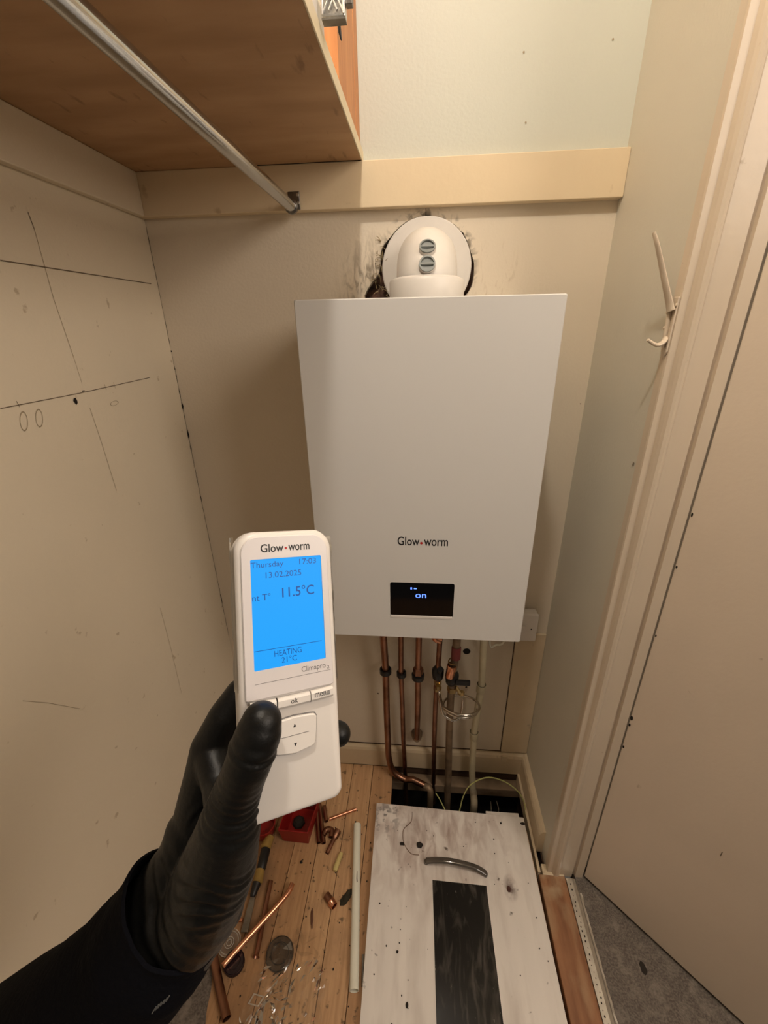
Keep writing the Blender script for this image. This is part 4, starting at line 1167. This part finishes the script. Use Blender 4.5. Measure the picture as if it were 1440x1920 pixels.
# ---------------------------------------------------------------- remote control held in the hand
RO = Vector((-0.05798, -0.77120, 1.18659))
RA = Matrix([[0.840939, -0.081848, 0.534905], [0.509461, 0.452954, -0.731629], [-0.182405, 0.887769, 0.422605]])
RF = Matrix.Translation(RO) @ RA.to_4x4()
t = bpy.data.objects.new('remote_thermostat', None)
t.empty_display_size = .02
COL.objects.link(t)
t.matrix_world = RF
bpy.context.view_layer.update()
tag(t, 'white handheld thermostat remote with lit blue screen, held in the gloved hand', 'remote control')
def rpart(name, bm, m, par=None, **k):
    return bm_obj(name, bm, m, par or t, **k)
def outline(x0, x1, y0, y1, rt, rb, bulge_t, bulge_b, n=8):
    """remote outline, x right y up, bowed top and bottom ends"""
    pts = []
    def arc(cx, cy, r, a0, a1):
        for k in range(n+1):
            a = radians(a0+(a1-a0)*k/n)
            pts.append((cx+r*cos(a), cy+r*sin(a)))
    arc(x1-rt, y1-rt, rt, 0, 90)
    arc(x0+rt, y1-rt, rt, 90, 180)
    arc(x0+rb, y0+rb, rb, 180, 270)
    arc(x1-rb, y0+rb, rb, 270, 360)
    out = []
    W2 = (x1-x0)/2; cx = (x0+x1)/2
    for a, b in pts:
        f = 1-((a-cx)/W2)**2
        out.append((a, b+(bulge_t*f if b > (y0+y1)/2 else -bulge_b*f)))
    return out
def remote_body():
    bm = bmesh.new()
    X0, X1, Y0, Y1 = -0.0305, 0.0300, -0.1190, 0.0470
    levels = [(0.0035, -0.0215), (0.0008, -0.0190), (0.0, -0.0150), (0.0, -0.0050), (0.0004, -0.0026), (0.0016, -0.0010), (0.0032, -0.0003)]
    prev = None
    for ins, z in levels:
        pts = outline(X0+ins, X1-ins, Y0+ins*.8, Y1-ins, 0.0105, 0.0050, 0.0030, 0.0022)
        cur = [bm.verts.new((a, b, z-0.0015*max(0, (-b-.09)/.03))) for a, b in pts]
        if prev is None:
            bm.faces.new(cur[::-1])
        else:
            n = len(cur)
            for k in range(n):
                bm.faces.new((prev[k], prev[(k+1) % n], cur[(k+1) % n], cur[k]))
        prev = cur
    bm.faces.new(prev)
    return bm
rpart('housing', remote_body(), M['white_plastic'], smooth=True)
# raised face panel around the screen with a groove
def plate(pts, z0, z1, hole=None):
    bm = bmesh.new()
    prism(pts, z0, z1, bm)
    return bm
lilac = mat('face_panel_plastic', (0.70, 0.66, 0.66, 1), 0.3)
def frame_plate():
    bm = bmesh.new()
    ou = outline(-0.0272, 0.0262, -0.0487, 0.0440, 0.0085, 0.0010, 0.0028, 0.0)
    SX0, SX1, SY0, SY1 = -0.0219, 0.0219, -0.0324, 0.0322
    ho = []
    for cx, cy, a0 in ((SX1-.0008, SY1-.0008, 0), (SX0+.0008, SY1-.0008, 90), (SX0+.0008, SY0+.0008, 180), (SX1-.0008, SY0+.0008, 270)):
        for k in range(9):
            a = radians(a0+90*k/8)
            ho.append((cx+.0008*cos(a), cy+.0008*sin(a)))
    def ring(pts, z): return [bm.verts.new((a, b, z)) for a, b in pts]
    sh = lambda pts, s: [((a-0)*(1-s), (b+.002)*(1-s*.6)-.002) for a, b in pts]
    rs = [ring(ou, -0.0003), ring(ou, 0.0004), ring(sh(ou, .015), 0.0008), ring(ho, 0.0008), ring(ho, -0.0001)]
    for a, b in zip(rs, rs[1:]):
        n = len(a)
        for k in range(n):
            bm.faces.new((a[k], a[(k+1) % n], b[(k+1) % n], b[k]))
    return bm
rpart('face_panel', frame_plate(), lilac)
scr = rpart('screen', box(-0.0218, 0.0218, -0.0323, 0.0321, -0.0002, 0.0002), M['lcd'])
SF = Matrix.Translation((0, 0, 0.0002))
PF = Matrix.Translation((0, 0, 0.0008))
def rtext(name, s, x0, x1, y0, y1, m, par, F, bold=0.0):
    class T: type = 'MESH'
    c = bpy.data.curves.new(name, 'FONT')
    c.body = s; c.size = 1; c.offset = bold; c.resolution_u = 4
    o = bpy.data.objects.new(name, c)
    COL.objects.link(o)
    dg = bpy.context.evaluated_depsgraph_get()
    me = bpy.data.meshes.new_from_object(o.evaluated_get(dg))
    bpy.data.objects.remove(o); bpy.data.curves.remove(c)
    co = np.array([v.co for v in me.vertices])
    mn, mx = co.min(0), co.max(0)
    for v in me.vertices:
        v.co = Vector(((v.co.x-mn[0])/(mx[0]-mn[0])*(x1-x0)+x0, (v.co.y-mn[1])/(mx[1]-mn[1])*(y1-y0)+y0, 0.0001))
    me.transform(F)
    me.materials.clear()
    return link(name, me, m, par)
rtext('logo_lettering', 'Glow', -0.0156, -0.0018, 0.0361, 0.0411, M['print_black'], t, PF, 0.012)
rtext('logo_lettering', 'worm', 0.0012, 0.0146, 0.0362, 0.0399, M['print_black'], t, PF, 0.012)
rpart('logo_dot', lathe([(0.00075, 0.0), (0.00075, 0.0001)], (-0.0004, 0.0380, 0.0008), (0, 0, 1), 14), M['print_red'])
ink = M['lcd_ink']
rtext('screen_lettering', 'Thursday', -0.0216, -0.0021, 0.0262, 0.0305, ink, scr, SF)
rtext('screen_lettering', '17:03', 0.0078, 0.0186, 0.0273, 0.0308, ink, scr, SF)
rtext('screen_lettering', '13.02.2025', -0.0131, 0.0087, 0.0207, 0.0242, ink, scr, SF)
rtext('screen_lettering', '11.5\u00b0C', -0.0037, 0.0165, 0.0082, 0.0144, ink, scr, SF, 0.008)
rtext('screen_lettering', 'nt T\u00b0', -0.0214, -0.0107, 0.0078, 0.0117, ink, scr, SF)
rtext('screen_lettering', 'HEATING', -0.0099, 0.0067, -0.0261, -0.0226, ink, scr, SF)
rtext('screen_lettering', '21\u00b0C', -0.0057, 0.0036, -0.0303, -0.0269, ink, scr, SF)
rpart('screen_rule', box(-0.0215, 0.0198, -0.0214, -0.0211, 0.0002, 0.0003), ink, scr)
rtext('model_lettering', 'Climapro', 0.0060, 0.0214, -0.0388, -0.0346, M['print_grey'], t, PF)
rtext('model_lettering', '2', 0.0222, 0.0238, -0.0388, -0.0368, M['print_grey'], t, PF)
rpart('printed_rule', box(-0.0218, 0.0245, -0.03985, -0.03965, 0.0008, 0.0009), M['print_grey'])
# three keys
def key(x0, x1, label=None):
    bm = bmesh.new()
    pr = [(-0.0494, -0.0004), (-0.0496, 0.0016), (-0.0510, 0.0026), (-0.0545, 0.0025), (-0.0560, 0.0010), (-0.0565, -0.0004)]
    n = 10
    rows = []
    for i in range(n+1):
        x = x0+(x1-x0)*i/n
        sag = -0.0007*(1-(x/0.026)**2)
        rows.append([bm.verts.new((x, a+sag, b)) for a, b in pr])
    for a, b in zip(rows, rows[1:]):
        for k in range(len(pr)-1):
            bm.faces.new((a[k], a[k+1], b[k+1], b[k]))
    bm.faces.new(rows[0]); bm.faces.new(rows[-1][::-1])
    return rpart('key', bm, M['white_plastic'])
k1 = key(-0.0250, -0.0102)
k2 = key(-0.0094, 0.0103)
k3 = key(0.0109, 0.0250)
KF = Matrix.Translation((0, 0, 0.00262))
rtext('key_lettering', 'ok', -0.0018, 0.0024, -0.0543, -0.0514, M['print_black'], k2, KF)
rtext('key_lettering', 'menu', 0.0130, 0.0224, -0.0540, -0.0514, M['print_black'], k3, KF)
rpart('key_gap', box(-0.0102, -0.0094, -0.0567, -0.0500, 0.0, 0.0012), M['hole_dark'])
rpart('key_gap', box(0.0103, 0.0109, -0.0565, -0.0500, 0.0, 0.0012), M['print_grey'])
# rocker pad with arrows
pp = [(0.0138, -0.0655), (0.0128, -0.0637), (0.0100, -0.0632), (0.0, -0.0625), (-0.0100, -0.0632), (-0.0128, -0.0637), (-0.0138, -0.0655), (-0.0134, -0.0730), (-0.0124, -0.0800), (-0.0112, -0.0818), (-0.0090, -0.0824),
      (0.0, -0.0838), (0.0090, -0.0824), (0.0112, -0.0818), (0.0124, -0.0800), (0.0134, -0.0730)]
pad = rpart('rocker_pad', prism(pp, -0.0004, 0.0019), M['white_plastic'], bevel=.0007)
rpart('pad_groove', prism([(a*1.035, (b+.073)*1.05-.073) for a, b in pp], -0.0004, 0.0003), M['print_grey'])
rpart('pad_rule', box(-0.0085, 0.0085, -0.0731, -0.0728, 0.0019, 0.0020), M['print_grey'], pad)
for yy, s_ in ((-0.0676, 1), (-0.0783, -1)):
    rpart('arrow', prism([(-0.0009, yy-.0007*s_), (0.0009, yy-.0007*s_), (0.0, yy+.0012*s_)][::s_], 0.0018, 0.0020), M['print_black'], pad)
# clear film still wrapped round the sides
fm = bmesh.new()
for side in (-1, 1):
    prev = None
    for i in range(26):
        y = 0.046-0.0036*i if side < 0 else 0.044-0.0037*i
        wv = 0.0018+0.0010*noise.noise(Vector((i*.25, side, 0)))
        cur = [fm.verts.new((side*0.0303, y, -0.004)), fm.verts.new((side*(0.0303+wv), y, -0.0075-.001*noise.noise(Vector((i*.8, 3, 0))))), fm.verts.new((side*0.0303, y, -0.013))]
        if prev:
            for k in range(2):
                fm.faces.new((prev[k], prev[k+1], cur[k+1], cur[k]))
        prev = cur
fo = rpart('protective_film', fm, M['film'])

# ---------------------------------------------------------------- gloved hand and sleeve
person = thing('person', 'person holding the remote in a black-gloved left hand, dark sleeve', 'person', (-0.1399, -0.8337, 0.9852))
def skin_mesh(chains, voxel, smooth_it, disp=None, extra=None):
    bm = bmesh.new()
    for ch in chains:
        pts = [Vector(c[:3]) for c in ch]; rs = [c[3] for c in ch]
        for i in range(len(pts)-1):
            a, b = pts[i], pts[i+1]
            n = max(2, int((b-a).length/0.004))
            pp_ = [a.lerp(b, k/n) for k in range(n+1)]
            rr = [rs[i]+(rs[i+1]-rs[i])*k/n for k in range(n+1)]
            tube(pp_, rr, 20, bm)
        for p, r in zip(pts, rs):
            bmesh.ops.create_icosphere(bm, subdivisions=3, radius=r*1.0, matrix=Matrix.Translation(p))
    me = bpy.data.meshes.new('tmp')
    bmesh.ops.recalc_face_normals(bm, faces=bm.faces[:])
    bm.to_mesh(me); bm.free()
    o = bpy.data.objects.new('tmp', me)
    COL.objects.link(o)
    md = o.modifiers.new('r', 'REMESH'); md.mode = 'VOXEL'; md.voxel_size = voxel
    ms = o.modifiers.new('s', 'SMOOTH'); ms.iterations = smooth_it; ms.factor = 0.6
    dg = bpy.context.evaluated_depsgraph_get()
    out = bpy.data.meshes.new_from_object(o.evaluated_get(dg))
    bpy.data.objects.remove(o)
    if disp:
        nn = [v.normal.copy() for v in out.vertices]
        for v, n in zip(out.vertices, nn):
            v.co += n*disp(v.co, n)
    for p in out.polygons:
        p.use_smooth = True
    return out
def lastmix(a, b, x):
    return min(1, max(0, (x-a)/(b-a)))
G = dict(
 thumb=[(-0.0635, -0.8185, 1.1476, .0110), (-0.0649, -0.8214, 1.1425, .0124), (-0.0675, -0.8251, 1.1358, .0129), (-0.0706, -0.8282, 1.1267, .0127), (-0.0759, -0.8298, 1.1140, .0126), (-0.0813, -0.8309, 1.1001, .0133), (-0.0867, -0.8339, 1.0793, .0182), (-0.0979, -0.8364, 1.0457, .0228), (-0.1141, -0.8393, 1.0072, .0250), (-0.1347, -0.8443, 0.9724, .0250)],
 index=[(-0.1295, -0.8242, 1.0049, .0190), (-0.1244, -0.8064, 1.0447, .0165), (-0.1166, -0.7900, 1.0856, .0138), (-0.1096, -0.7802, 1.1016, .0115), (-0.1015, -0.7681, 1.1127, .0100), (-0.0866, -0.7582, 1.1074, .0095), (-0.0647, -0.7562, 1.0975, .0085)],
 middle=[(-0.1325, -0.8224, 0.9945, .0190), (-0.1266, -0.7970, 1.0291, .0150), (-0.1200, -0.7813, 1.0613, .0130), (-0.1040, -0.7689, 1.0688, .0110), (-0.0731, -0.7577, 1.0705, .0100), (-0.0474, -0.7620, 1.0756, .0095), (-0.0341, -0.7703, 1.0814, .0088)],
 ring=[(-0.1326, -0.8216, 0.9863, .0190), (-0.1278, -0.7932, 1.0105, .0150), (-0.1221, -0.7790, 1.0367, .0125), (-0.1020, -0.7685, 1.0416, .0105), (-0.0703, -0.7634, 1.0418, .0098), (-0.0494, -0.7711, 1.0501, .0090)],
 little=[(-0.1336, -0.8221, 0.9805, .0190), (-0.1284, -0.7943, 0.9930, .0140), (-0.1221, -0.7822, 1.0120, .0115), (-0.1011, -0.7752, 1.0160, .0095), (-0.0734, -0.7753, 1.0203, .0085), (-0.0568, -0.7805, 1.0301, .0080)],
 palm=[(-0.1135, -0.7898, 1.0654, .0120), (-0.1184, -0.8065, 1.0282, .0200), (-0.1209, -0.8229, 1.0036, .0240), (-0.1353, -0.8367, 0.9849, .0300), (-0.1527, -0.8466, 0.9558, .0320)],
 heel=[(-0.1027, -0.8092, 1.0463, .0150), (-0.1040, -0.8207, 1.0202, .0200), (-0.1152, -0.8330, 0.9943, .0235), (-0.1349, -0.8423, 0.9694, .0265)],
 wrist=[(-0.1304, -0.8139, 1.0337, .0160), (-0.1328, -0.8200, 1.0178, .0190), (-0.1430, -0.8304, 0.9935, .0258), (-0.1613, -0.8426, 0.9617, .0290)],
 web=[(-0.1131, -0.7958, 1.0843, .0120), (-0.1035, -0.8094, 1.0787, .0110), (-0.0945, -0.8206, 1.0764, .0130)],
)
CR = Matrix(CM)                      # right / up / back axes of the arm's viewing side
ax_r, ax_u, ax_b = CR.col[0], CR.col[1], CR.col[2]
th_ip = Vector((-0.0671, -0.8233, 1.1373, 0)[:3])
th_web = Vector((-0.0839, -0.8250, 1.0991, 0)[:3])
th_heel = Vector((-0.1040, -0.8337, 1.0281, 0)[:3])
fold_ax = (th_web-th_heel).normalized()
cuff_p = Vector((-0.1292, -0.8384, 0.9975, 0)[:3])
wr_ax = (Vector((-0.1123, -0.8230, 1.0293, 0)[:3])-Vector((-0.1502, -0.8476, 0.9554, 0)[:3])).normalized()
th_ax = (Vector((-0.0629, -0.8182, 1.1482, 0)[:3])-Vector((-0.0783, -0.8257, 1.1090, 0)[:3])).normalized()
def glove_disp(p, n):
    d = 0.0
    facing = max(0.0, n.dot(ax_b)*.8+.35)
    # gathered folds over the ball of the thumb
    s = (p-th_heel).dot(fold_ax)
    side = (p-th_heel).dot(ax_r)
    m1 = lastmix(-0.010, 0.006, s)*(1-lastmix(0.028, 0.040, s))*lastmix(-0.022, -0.004, side)
    w = noise.noise(p*45)*1.6
    arc = 60*side*side
    ph = (s+arc*0.5-side*0.35)/0.0048*2*pi*0.5+w*1.5
    d += m1*facing*0.00115*sin(ph)*(0.6+0.6*noise.noise(p*90+Vector((3, 1, 0))))
    # deeper creases at the thumb web
    q = (p-th_web)
    sw = q.dot(fold_ax)
    mw = math.exp(-(q.length/0.017)**2)
    d += mw*0.0017*sin(sw/0.0040*2*pi*.7+w)
    # diagonal folds at wrist
    s2 = (p-cuff_p).dot((wr_ax*.75+ax_r*.65).normalized())
    m2 = math.exp(-((p-cuff_p).length/0.030)**2)
    d += m2*0.0012*sin(s2/0.0065*2*pi*.6+w*1.3)
    # thumb crease ring and tip bag
    st = (p-th_ip).dot(th_ax)
    near = 1-lastmix(0.014, 0.018, ((p-th_ip)-th_ax*st).length)
    d += near*(-0.0008*math.exp(-((st+.0005)/0.0014)**2)+0.0005*math.exp(-((st+.0030)/0.0016)**2)-0.0005*math.exp(-((st-.006)/0.0018)**2)*max(0, n.dot(ax_b)))
    d += 0.00035*noise.noise(p*70)
    return d
gm = skin_mesh(list(G.values()), 0.0012, 6, glove_disp)
gm.transform(person.matrix_world.inverted())
go = link('gloved_hand', gm, M['glove'], person)
tag(go, 'black nitrile glove on the left hand')
# rolled glove cuff is tucked in the sleeve
SL = [(-0.1372, -0.8367, 0.9904, .0368), (-0.1496, -0.8428, 0.9713, .0402), (-0.1673, -0.8495, 0.9497, .0415), (-0.2041, -0.8605, 0.9119, .0450), (-0.2656, -0.8759, 0.8514, .0520), (-0.3579, -0.8971, 0.7715, .0560)]
def sleeve_mesh():
    bm = bmesh.new()
    P = smooth_path([s[:3] for s in SL], 8)
    Rr = smooth_path([(s[3], 0, 0) for s in SL], 8)
    rs = [q.x for q in Rr]
    segs = 56
    rings = []
    nrm = None
    for i, p in enumerate(P):
        tdir = (P[min(i+1, len(P)-1)]-P[max(i-1, 0)]).normalized()
        if nrm is None: nrm = ax_b.copy()
        nrm = (nrm-tdir*nrm.dot(tdir)).normalized()
        bn = tdir.cross(nrm)
        ring = []
        for k in range(segs):
            a = 2*pi*k/segs
            r = rs[i]*(1+0.05*noise.noise(Vector((cos(a)*1.5, sin(a)*1.5, i*.16)))+0.02*noise.noise(Vector((cos(a)*4, sin(a)*4, i*.4))))
            if i < 3: r *= 1.0+0.012*(3-i)
            off = tdir*(-0.010*max(0, cos(a-radians(90)))) if i == 0 else Vector()
            ring.append(bm.verts.new(p+off+(nrm*cos(a)*.92+bn*sin(a))*r))
        rings.append((ring, p, rs[i]))
    # turned-in hem
    first = rings[0][0]
    c0 = P[0]
    t0 = (P[1]-P[0]).normalized()
    hem = [bm.verts.new(c0+(v.co-c0)*0.95-t0*0.0015) for v in first]
    hem2 = [bm.verts.new(c0+(v.co-c0)*0.90+t0*0.010) for v in first]
    seq = [hem2, hem]+[r[0] for r in rings]
    for a, b in zip(seq, seq[1:]):
        for k in range(segs):
            bm.faces.new((a[k], a[(k+1) % segs], b[(k+1) % segs], b[k]))
    bm.faces.new(seq[-1])
    return bm
so = part('sleeve', sleeve_mesh(), M['sleeve'], person, smooth=True)
tag(so, 'dark navy fleece sleeve')
# small line of pale reflective stitching
stb = bmesh.new()
sp = [Vector((-0.1389, -0.8716, 0.9685)), Vector((-0.1282, -0.8687, 0.9728))]
bpy.context.view_layer.update()
inv = so.matrix_world.inverted()
for k in range(6):
    a = sp[0].lerp(sp[1], 0.15+0.7*k/5)
    pts = []
    for q in (a, a+ax_u*0.0030+ax_r*0.0022):
        ok, loc_, nn_, ix_ = so.closest_point_on_mesh(inv @ q)
        if ok:
            pts.append(so.matrix_world @ (loc_+nn_*0.0004))
    if len(pts) == 2:
        tube(pts, 0.00035, 6, stb)
if len(stb.verts):
    ob = bm_obj('stitching', stb, M['stitch'], None)
    ob.data.transform(person.matrix_world.inverted()); ob.parent = so
    ob['label'] = 'row of pale grey stitches'
